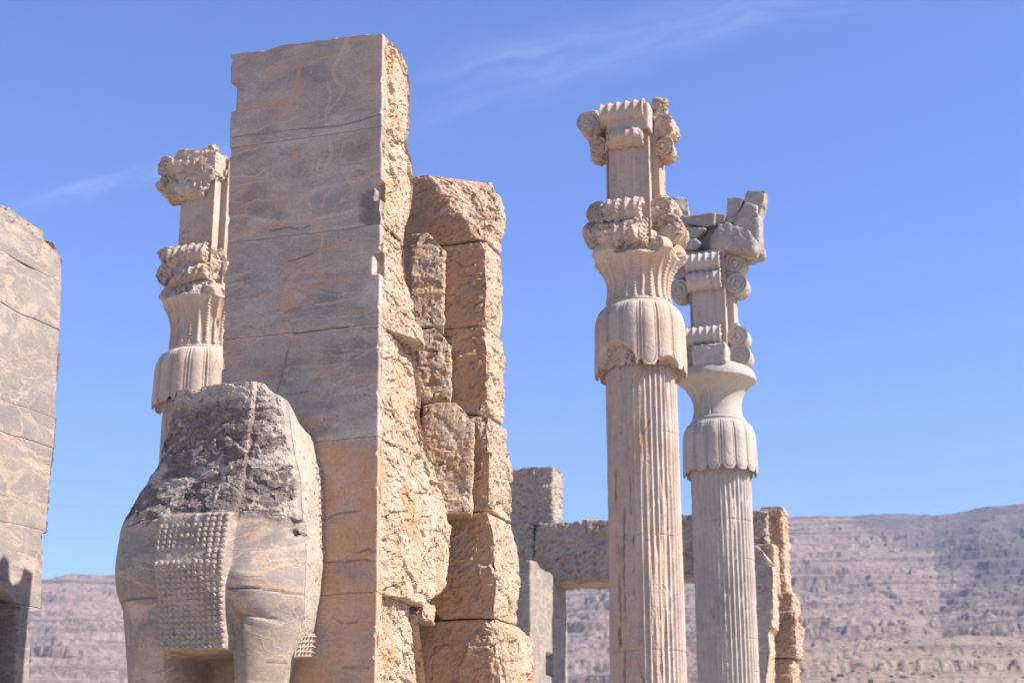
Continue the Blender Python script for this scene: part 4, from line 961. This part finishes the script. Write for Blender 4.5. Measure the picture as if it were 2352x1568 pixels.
def cross_post(A, z0, z1, seed, aw=0.40, ap=0.55, bw=0.245, bp=0.53, flutes=5, wear=0.3):
    """the square shank of the capital: four arms, fluted faces"""
    mb = MB()
    for x0, x1, y0, y1 in ((-aw, aw, -ap, ap), (-bp, bp, -bw, bw)):
        V, P, S = loft(z0, z1, lambda z: (x0, x1, y0, y1), 0.018, 0.012)
        for sd, ax, lo, hi in ((0, 0, x0, x1), (2, 0, x0, x1), (1, 1, y0, y1), (3, 1, y0, y1)):
            nfl = flutes if ax == 0 and hi - lo > 0.6 else 3
            m = S == sd; q = (V[m, ax] - lo) / (hi - lo) * nfl; fr = q - np.floor(q)
            dep = 0.052 * np.sin(pi * fr) ** 0.6 * sm(V[m, 2], z0 + 0.02, z0 + 0.08) * sm(V[m, 2], z1 - 0.02, z1 - 0.08)
            V[m, 1 - ax] += dep * (1 if sd in (0, 3) else -1)
        N = vnormals(V, quads(P)); w = wear * sm(fbm(V * 2.2, 3, seed), 0.0, 0.35) + 0.08
        V = rough_disp(V, N, w, 0.05, seed)
        mb.add(V + (A[0], A[1], 0), P, rough=np.clip(w, 0, 0.6), stain=0.4)
    return mb
def depth(A, px, py):
    d = ray(px, py); f = np.array([-sin(YAW), cos(YAW)]); return (A @ f) / (d[:2] @ f)
def rad(A, px, py, hw): return hw / FPX * depth(A, px, py)
def cp(A, px, py, dy): return at(px, py, y=A[1] + dy)
def chunk(A, px, py, dy, w, d, h, seed, rot=0.0, amp=0.085, flat=0.16, chops=9, n=26):
    """broken lump: centre in the picture, width and height in picture units, depth in metres"""
    k = depth(A, px, py) / FPX
    V, F = boulder(cp(A, px, py, dy), (w * k * 1.2, d * 1.2, h * k * 1.24), seed, n, chops, rot, amp, flat)
    return MB().add(V, F, rough=0.75, stain=0.3)

def near_column():
    A = A1; root = empty('fluted_column', (A[0], A[1], 0), 'fluted tan column with broken scroll capital, nearest column and tallest against open sky', 'column')
    z = lambda py, px=1470: pz(A, px, py)
    shaft(A, 0, z(835), rad(A, 1497, 1568, 90), rad(A, 1473, 870, 81.5), 101, [z(1500, 1495), z(1240, 1485), z(1005, 1478)], radians(-122), 0.46,
          fissures=((radians(-126), z(1568), z(1060), 0.06), (radians(-111), z(1440), z(1150), 0.055), (radians(-99), z(1330), z(1080), 0.028), (radians(-128), z(1800), z(1400), 0.06), (radians(-118), z(1640), z(1470), 0.04))).build('shaft', M_col, root)
    rb = rad(A, 1468, 800, 102)
    bell(A, z(708), z(866), rb, rad(A, 1468, 708, 72), rad(A, 1473, 870, 81.5), 102, broken=((radians(-112), 0.52, 0.36, 0.83), (radians(-38), 0.26, 0.14, 0.85))).build('petal_bell', M_col, root)
    ring(A, z(714), z(700), rad(A, 1468, 708, 70), rad(A, 1468, 708, 76), 103, 60).build('bead_ring', M_col, root)
    neck(A, z(706), z(566), rad(A, 1468, 706, 72), rad(A, 1468, 670, 68), rad(A, 1462, 600, 110), 104,
         breaks=((radians(-80), 0.62, 0.26), (radians(-15), 0.3, 0.15), (radians(-170), 0.35, 0.1))).build('flaring_neck', M_col, root)
    ring(A, z(572), z(548), rad(A, 1466, 560, 62), rad(A, 1466, 560, 70), 105, 40).build('bead_ring', M_col, root)
    cross_post(A, z(575), cp(A, 1470, 246, -0.55)[2], 106, wear=0.25).build('fluted_post', M_col, root)
    for px, py, dy, ax, R, Ln, sd in ((1432, 487, -0.56, 'x', 0.27, 0.84, 111), (1430, 540, -0.60, 'x', 0.29, 0.96, 112), (1382, 500, -0.02, 'y', 0.24, 0.56, 113), (1374, 544, -0.05, 'y', 0.27, 0.62, 114),
                                      (1530, 486, 0.0, 'y', 0.25, 0.56, 115), (1541, 534, 0.0, 'y', 0.29, 0.62, 116), (1434, 318, -0.50, 'x', 0.25, 0.78, 117), (1378, 348, -0.02, 'y', 0.22, 0.5, 118),
                                      (1526, 300, 0.0, 'y', 0.25, 0.54, 119), (1528, 348, 0.0, 'y', 0.24, 0.5, 120)):
        eroded_scroll(mb := MB(), cp(A, px, py, dy), ax, R, Ln, sd); mb.build('broken_scroll', M_col, root)
    for px, py, dy, w, d, h, sd, ro in [(1452, 520, 0.1, 150, 1.0, 96, 124, 0.0), (1510, 262, 0.05, 40, 0.5, 46, 125, 0.1), (1384, 300, 0.0, 30, 0.5, 80, 126, 0.0)]:
        chunk(A, px, py, dy, w, d, h, sd, ro).build('capital_core', M_col, root)
    volute(mb := MB(), cp(A, 1432, 262, -0.50), 'x', 0.25, 0.84, 121); mb.build('scroll', M_col, root)
    volute(mb := MB(), cp(A, 1357, 291, 0.0), 'y', 0.225, 0.5, 122, 4); mb.build('scroll', M_col, root)
    V, P = box_arr(A[0] - 0.40, A[0] + 0.42, A[1] - 0.62, A[1] + 0.5, cp(A, 1440, 300, -0.6)[2], cp(A, 1440, 240, -0.6)[2], 0.03, 0.03, 0.02, 5); MB().add(V, P, rough=0.3).build('top_slab', M_col, root)
near_column()

def left_column():
    A = A2; root = empty('fluted_column', (A[0], A[1], 0), 'broken column half hidden behind the left edge of the tall grey pillar', 'column')
    z = lambda py, px=465: pz(A, px, py)
    shaft(A, 0, z(930), rad(A, 465, 900, 84), rad(A, 465, 900, 80), 201, [z(1200)], radians(-118), 0.2).build('shaft', M_col, root)
    bell(A, z(815), z(942), rad(A, 465, 880, 101), rad(A, 465, 815, 72), rad(A, 465, 900, 80), 202).build('petal_bell', M_col, root)
    ring(A, z(820), z(808), rad(A, 465, 815, 70), rad(A, 465, 815, 75), 203, 60).build('bead_ring', M_col, root)
    neck(A, z(812), z(664), rad(A, 465, 812, 71), rad(A, 465, 780, 69), rad(A, 465, 700, 104), 204,
         breaks=((radians(-95), 0.75, 0.20), (radians(-20), 0.5, 0.3), (radians(-165), 0.4, 0.12))).build('flaring_neck', M_col, root)
    cross_post(A, z(668), cp(A, 440, 362, -0.55)[2], 206, wear=0.55).build('fluted_post', M_col, root)
    for px, py, dy, ax, R, Ln, sd in ((437, 588, -0.54, 'x', 0.25, 0.82, 211), (437, 634, -0.56, 'x', 0.25, 0.86, 212), (394, 600, 0.0, 'y', 0.22, 0.54, 213), (392, 638, 0.0, 'y', 0.24, 0.56, 214),
                                      (500, 590, 0.05, 'y', 0.25, 0.54, 215), (502, 634, 0.05, 'y', 0.25, 0.54, 216), (436, 386, -0.48, 'x', 0.29, 0.88, 217), (436, 440, -0.46, 'x', 0.27, 0.82, 218),
                                      (394, 390, 0.0, 'y', 0.25, 0.54, 219), (394, 432, 0.0, 'y', 0.25, 0.54, 220), (504, 392, 0.05, 'y', 0.27, 0.54, 221), (504, 440, 0.05, 'y', 0.25, 0.54, 222)):
        eroded_scroll(mb := MB(), cp(A, px, py, dy), ax, R, Ln, sd); mb.build('broken_scroll', M_col, root)
    for px, py, dy, w, d, h, sd, ro in [(466, 408, -0.12, 122, 1.05, 112, 223, 0.0), (468, 612, -0.10, 122, 1.05, 92, 224, 0.0), (487, 352, 0.1, 30, 0.4, 26, 225, 0.4)]:
        chunk(A, px, py, dy, w, d, h, sd, ro).build('capital_core', M_col, root)
left_column()

def far_column():
    A = A3; root = empty('fluted_column', (A[0], A[1], 0), 'farther pale fluted column carrying spiral scrolls and a broken bull on top', 'column')
    z = lambda py, px=1650: pz(A, px, py)
    shaft(A, 0, z(1075), rad(A, 1680, 1568, 70), rad(A, 1660, 1100, 69), 301, [z(1545, 1678), z(1470, 1674), z(1290, 1668), z(1203, 1664)], radians(-140), 0.22,
          fissures=((radians(-70), z(1500), z(1380), 0.02),)).build('shaft', M_far, root)
    bell(A, z(972), z(1093), rad(A, 1650, 1040, 82), rad(A, 1650, 972, 58), rad(A, 1660, 1100, 69), 302, broken=((radians(-135), 0.3, 0.10, 0.93),)).build('petal_bell', M_far, root)
    ring(A, z(978), z(964), rad(A, 1650, 972, 58), rad(A, 1650, 972, 64), 303).build('ring', M_far, root)
    neck(A, z(970), z(846), rad(A, 1650, 970, 58), rad(A, 1648, 930, 54), rad(A, 1645, 880, 90), 304, smooth_from=radians(-95), rimh=0.36).build('flaring_neck', M_far, root)
    ring(A, z(852), z(838), 0.2, rad(A, 1645, 845, 60), 305).build('ring', M_far, root)
    cross_post(A, z(850), cp(A, 1620, 576, -0.6)[2], 306, aw=0.39, ap=0.60, wear=0.08, flutes=4).build('fluted_post', M_far, root)
    for px, py, sd, R in ((1616, 605, 311, 0.26), (1619, 645, 312, 0.26), (1618, 772, 313, 0.24)):
        volute(mb := MB(), cp(A, px, py, -0.58), 'x', R, 0.80, sd); mb.build('scroll', M_far, root)
    V, P = box_arr(A[0] - 0.40, A[0] + 0.40, A[1] - 0.84, A[1] - 0.3, cp(A, 1620, 838, -0.8)[2], cp(A, 1620, 790, -0.8)[2], 0.03, 0.05, 0.03, 9); MB().add(V, P, rough=0.35).build('broken_scroll', M_far, root)
    for py0, py1 in ((578, 665), (752, 838)):
        V, P = box_arr(A[0] + 0.38, A[0] + 0.62, A[1] - 0.242, A[1] + 0.242, z(py1), z(py0), 0.04, 0.02, 0.008, 4); MB().add(V, P, rough=0.1).build('scroll_block', M_far, root)
        V, P = box_arr(A[0] - 0.62, A[0] - 0.38, A[1] - 0.242, A[1] + 0.242, z(py1), z(py0), 0.04, 0.02, 0.008, 6); MB().add(V, P, rough=0.1).build('scroll_block', M_far, root)
    for px, py, sd, R in ((1691, 610, 321, 0.25), (1695, 659, 322, 0.265), (1698, 778, 323, 0.255), (1702, 822, 324, 0.27), (1564, 672, 325, 0.26), (1568, 625, 326, 0.25), (1578, 790, 327, 0.25), (1580, 825, 328, 0.25)):
        volute(mb := MB(), cp(A, px, py, -0.01), 'y', R, 0.54, sd, 5); mb.build('scroll', M_far, root)
    M_bullcap = M_beast
    # the bull that lies across the top of the column: angular broken pieces
    k = depth(A, 1650, 520) / FPX
    def facet_rock(outline, y0, y1, seed, bev=0.04, amp=0.015, n=3):
        amp = amp * 1.8; bev = bev * 1.15
        """cut stone traced by its outline, with real thickness, bevelled and roughened"""
        import bmesh
        bm = bmesh.new()
        fr = [bm.verts.new(at(a, b, y=A[1] + y0)) for a, b in outline]
        bk = [bm.verts.new(Vector(at(a, b, y=A[1] + y0)) + Vector((0, y1 - y0, 0))) for a, b in outline]
        m = len(fr); bm.faces.new(fr); bm.faces.new(bk[::-1])
        for i in range(m): bm.faces.new((fr[i], bk[i], bk[(i + 1) % m], fr[(i + 1) % m]))
        bmesh.ops.recalc_face_normals(bm, faces=bm.faces)
        bmesh.ops.bevel(bm, geom=bm.edges[:] , offset=bev, segments=2, affect='EDGES', profile=0.6, clamp_overlap=True)
        bmesh.ops.triangulate(bm, faces=bm.faces)
        for _ in range(4):
            long_ = [e for e in bm.edges if e.calc_length() > 0.055]
            if not long_: break
            bmesh.ops.subdivide_edges(bm, edges=long_, cuts=1)
            bmesh.ops.triangulate(bm, faces=[f for f in bm.faces if len(f.verts) > 3])
        V = np.array([v.co[:] for v in bm.verts]); bm.verts.index_update(); F = np.array([[v.index for v in f.verts] for f in bm.faces]); bm.free()
        N = vnormals(V, [F]); V = rough_disp(V, N, np.ones(len(V)), amp, seed, 0.8, 1.2, 0.6)
        return MB().add(V, [F], rough=0.2, stain=0.0)
    facet_rock([(1562, 500), (1580, 494), (1700, 520), (1735, 540), (1733, 590), (1690, 588), (1566, 575)], -0.15, 0.40, 331, 0.09, 0.035).build('bull_body', M_bullcap, root)
    facet_rock([(1630, 545), (1650, 512), (1668, 506), (1722, 528), (1738, 548), (1732, 578), (1710, 577), (1634, 573)], -0.62, -0.02, 332, 0.07, 0.04).build('bull_shoulder', M_bullcap, root)
    facet_rock([(1576, 500), (1582, 494), (1638, 486), (1643, 488), (1640, 516), (1620, 520), (1574, 512)], -0.40, 0.35, 333, 0.02, 0.012).build('saddle_cloth', M_bullcap, root)
    mb = MB()
    for i in range(15):
        c = cp(A, 1584 + i * 3.7, 497.5 - i * 0.52, -0.41); V, F = boulder(c, (0.032, 0.04, 0.045), i, 5, 0, 0, 0.0, 0.9); mb.add(V, F)
    mb.build('tassel_row', M_bullcap, root)
    facet_rock([(1570, 520), (1610, 522), (1622, 525), (1600, 545), (1570, 540)], -0.45, 0.2, 334, 0.04, 0.02).build('bull_flank', M_bullcap, root)
    facet_rock([(1575, 545), (1600, 545), (1612, 560), (1600, 574), (1570, 572)], -0.5, 0.2, 335, 0.05, 0.02).build('bull_haunch', M_bullcap, root)
    facet_rock([(1640, 488), (1668, 492), (1664, 508), (1648, 516), (1640, 514)], -0.3, 0.3, 336, 0.03, 0.015).build('bull_withers', M_bullcap, root)
    facet_rock([(1670, 452), (1688, 452), (1707, 455), (1700, 478), (1690, 510), (1668, 510)], -0.25, 0.25, 337, 0.02, 0.015).build('neck_fragment', M_bullcap, root)
    facet_rock([(1684, 512), (1698, 480), (1710, 462), (1738, 468), (1743, 500), (1745, 545), (1739, 582), (1722, 592), (1700, 590), (1688, 560)], -0.34, 0.30, 338, 0.06, 0.025).build('bull_neck', M_bullcap, root)
    facet_rock([(1706, 466), (1717, 434), (1724, 437), (1757, 437), (1754, 466), (1742, 500), (1733, 496), (1720, 470)], -0.20, 0.30, 339, 0.02, 0.02).build('head_fragment', M_bullcap, root)
    V, F = boulder(cp(A, 1738, 584, 0.1), (42 * k, 0.46, 34 * k), 340, 20, 2, 0.2, 0.02, 0.6); MB().add(V, F, rough=0.15).build('bull_foreleg', M_bullcap, root)
    V, F = boulder(cp(A, 1556, 555, 0.25), (46 * k, 0.6, 60 * k), 341, 20, 4, 0.2, 0.03, 0.6); MB().add(V, F, rough=0.15).build('bull_rump', M_bullcap, root)
    V, F = boulder(cp(A, 1556, 510, 0.2), (62 * k, 0.8, 118 * k), 342, 24, 6, 0.2, 0.04, 0.4); MB().add(V, F, rough=0.2).build('bull_hindquarter', M_bullcap, root)
far_column()

# ------------------------------------------------------------------ east doorway, far side of the hall
YE, YE2, XE = 42.3, 46.0, -13.35
door = empty('stone_doorway', (-11.0, 44.5, 0), 'far brown stone doorway with one heavy lintel, seen behind the columns', 'doorway')
etop = [at(a, b, x=XE) for a, b in [(1195, 1275), (1215, 1284), (1232, 1290), (1245, 1306), (1268, 1318), (1300, 1343), (1310, 1346)]]
def egz(py, px, y=YE): return at(px, py, y=y)[2]
def east_jamb():
    xr = curve([(1208, 1270), (1215, 1290), (1222, 1330), (1215, 1345), (1226, 1360), (1227, 1420), (1228, 1700)], y=YE)
    V, P, S = loft(0, egz(1272, 1200), lambda z: (XE - 2.1, XE, YE, YE2), 0.06, 0.02)
    zt = np.interp(V[:, 1], [p[1] for p in etop], [p[2] for p in etop]) + 0.06 * fbm(V * 3, 3, 3)
    N = vnormals(V, quads(P)); V = V + N * (0.02 * fbm(V * 1.5, 3, 4) - 0.10 * np.maximum(0, facets(V * 1.6, 6) - 0.35) * sm(V[:, 1], YE + 0.5, YE) - 0.012)[:, None]
    V[:, 2] = np.minimum(V[:, 2], zt)
    nc = at(1262, 1525, x=XE); m = (np.abs(V[:, 1] - nc[1]) < 0.3) & (np.abs(V[:, 2] - nc[2]) < 0.3) & (S == 1); V[m, 0] -= 0.25
    MB().add(V, P, rough=0.1).build('door_jamb', M_left, door)
east_jamb()
def slab(px_poly_top, z0, x0, x1, y0, y1, seed, name, mat, parent, amp=0.06, step=0.05, r=0.06, rgh=0.8):
    tp = [at(a, b, y=y0) for a, b in px_poly_top]
    V, P, S = loft(z0, max(p[2] for p in tp), lambda z: (x0, x1, y0, y1), step, r)
    zt = np.interp(V[:, 0], [p[0] for p in tp], [p[2] for p in tp]) + 0.03 * fbm(V * 3, 3, seed)
    V[:, 2] = np.minimum(V[:, 2], zt)
    N = vnormals(V, quads(P)); V = rough_disp(V, N, np.where(S == 5, 0.1, 1.0), amp, seed, 0.7, 0.9, 1.0)
    return MB().add(V, P, rough=rgh, stain=0.2).build(name, mat, parent)
YL = 44.7
zl = egz(1337, 1350, YL)
slab([(1020, 1207), (1172, 1203), (1222, 1202), (1228, 1210)], zl + 0.35, at(1020, 1250, y=YL)[0], at(1226, 1250, y=YL)[0], YL + 0.02, YE2 - 0.05, 51, 'lintel_stone', M_gate, door, 0.10)
slab([(1224, 1212), (1240, 1202), (1330, 1195), (1345, 1192), (1400, 1195), (1580, 1180), (1700, 1178), (1760, 1176)], zl, at(1228, 1280, y=YL)[0], at(1766, 1280, y=YL)[0], YL, YE2 - 0.03, 52, 'lintel', M_gate, door, 0.10, 0.055, 0.09)
slab([(1020, 1080), (1160, 1074), (1190, 1078), (1200, 1073), (1250, 1072), (1278, 1070)], egz(1203, 1220, YL), at(1020, 1140, y=YL)[0], at(1268, 1140, y=YL)[0], YL + 0.1, YE2 - 0.1, 53, 'crowning_stone', M_gate, door, 0.09)
# south jamb of that doorway with its broken core
sr = curve([(1735, 1250), (1748, 1262), (1752, 1292), (1768, 1290), (1775, 1300), (1775, 1362), (1777, 1400), (1778, 1440), (1765, 1453), (1768, 1500), (1764, 1530), (1760, 1568), (1750, 1900)], y=YE)
V, P, S = loft(0, egz(1252, 1735), lambda z: (-8.3 + z * 0, sr(z), YE, YE + 0.9), 0.05, 0.02)
N = vnormals(V, quads(P)); V = rough_disp(V, N, np.where(S == 0, 0.1, 0.8), 0.08, 54); MB().add(V, P, rough=np.where(S == 0, 0.0, 1.0)).build('door_jamb', M_pier, door)
core = empty('ruined_pier', (-6.2, 44.6, 0), 'slim far pillar of tan blocks just right of the farther column, against the mountain', 'stone pillar')
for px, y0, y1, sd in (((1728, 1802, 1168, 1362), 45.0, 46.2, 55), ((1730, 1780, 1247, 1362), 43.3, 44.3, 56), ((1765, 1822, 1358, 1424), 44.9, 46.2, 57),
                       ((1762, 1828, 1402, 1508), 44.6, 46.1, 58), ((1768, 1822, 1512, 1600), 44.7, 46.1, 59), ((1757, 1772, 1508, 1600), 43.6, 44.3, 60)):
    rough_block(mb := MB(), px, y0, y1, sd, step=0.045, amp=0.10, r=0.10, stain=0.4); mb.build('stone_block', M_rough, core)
rough_block(mb := MB(), (1745, 1800, 1162, 1178), 45.1, 46.0, 61, step=0.04, amp=0.08, r=0.06); mb.build('stone_block', M_rough, core)

# ------------------------------------------------------------------ air between here and the mountain
def build_haze():
    V = np.array([(x, y, z) for z in (-1.0, 230.0) for y in (-60.0, 1500.0) for x in (-1500.0, 1500.0)])
    F = np.array([(0, 2, 3, 1), (4, 5, 7, 6), (0, 1, 5, 4), (1, 3, 7, 5), (3, 2, 6, 7), (2, 0, 4, 6)])
    m = bpy.data.materials.new('haze'); m.use_nodes = True; nt = m.node_tree
    for x in list(nt.nodes): nt.nodes.remove(x)
    o = nt.nodes.new('ShaderNodeOutputMaterial'); p = nt.nodes.new('ShaderNodeVolumePrincipled')
    p.inputs['Color'].default_value = (0.68, 0.75, 1.0, 1); p.inputs['Density'].default_value = HAZE
    nt.links.new(p.outputs[0], o.inputs['Volume'])
    tag(MB().add(V, [F]).build('haze', m, smooth=False), 'thin bluish air before the mountain', 'haze', kind='stuff')
HAZE = 0.00027
if HAZE: build_haze()
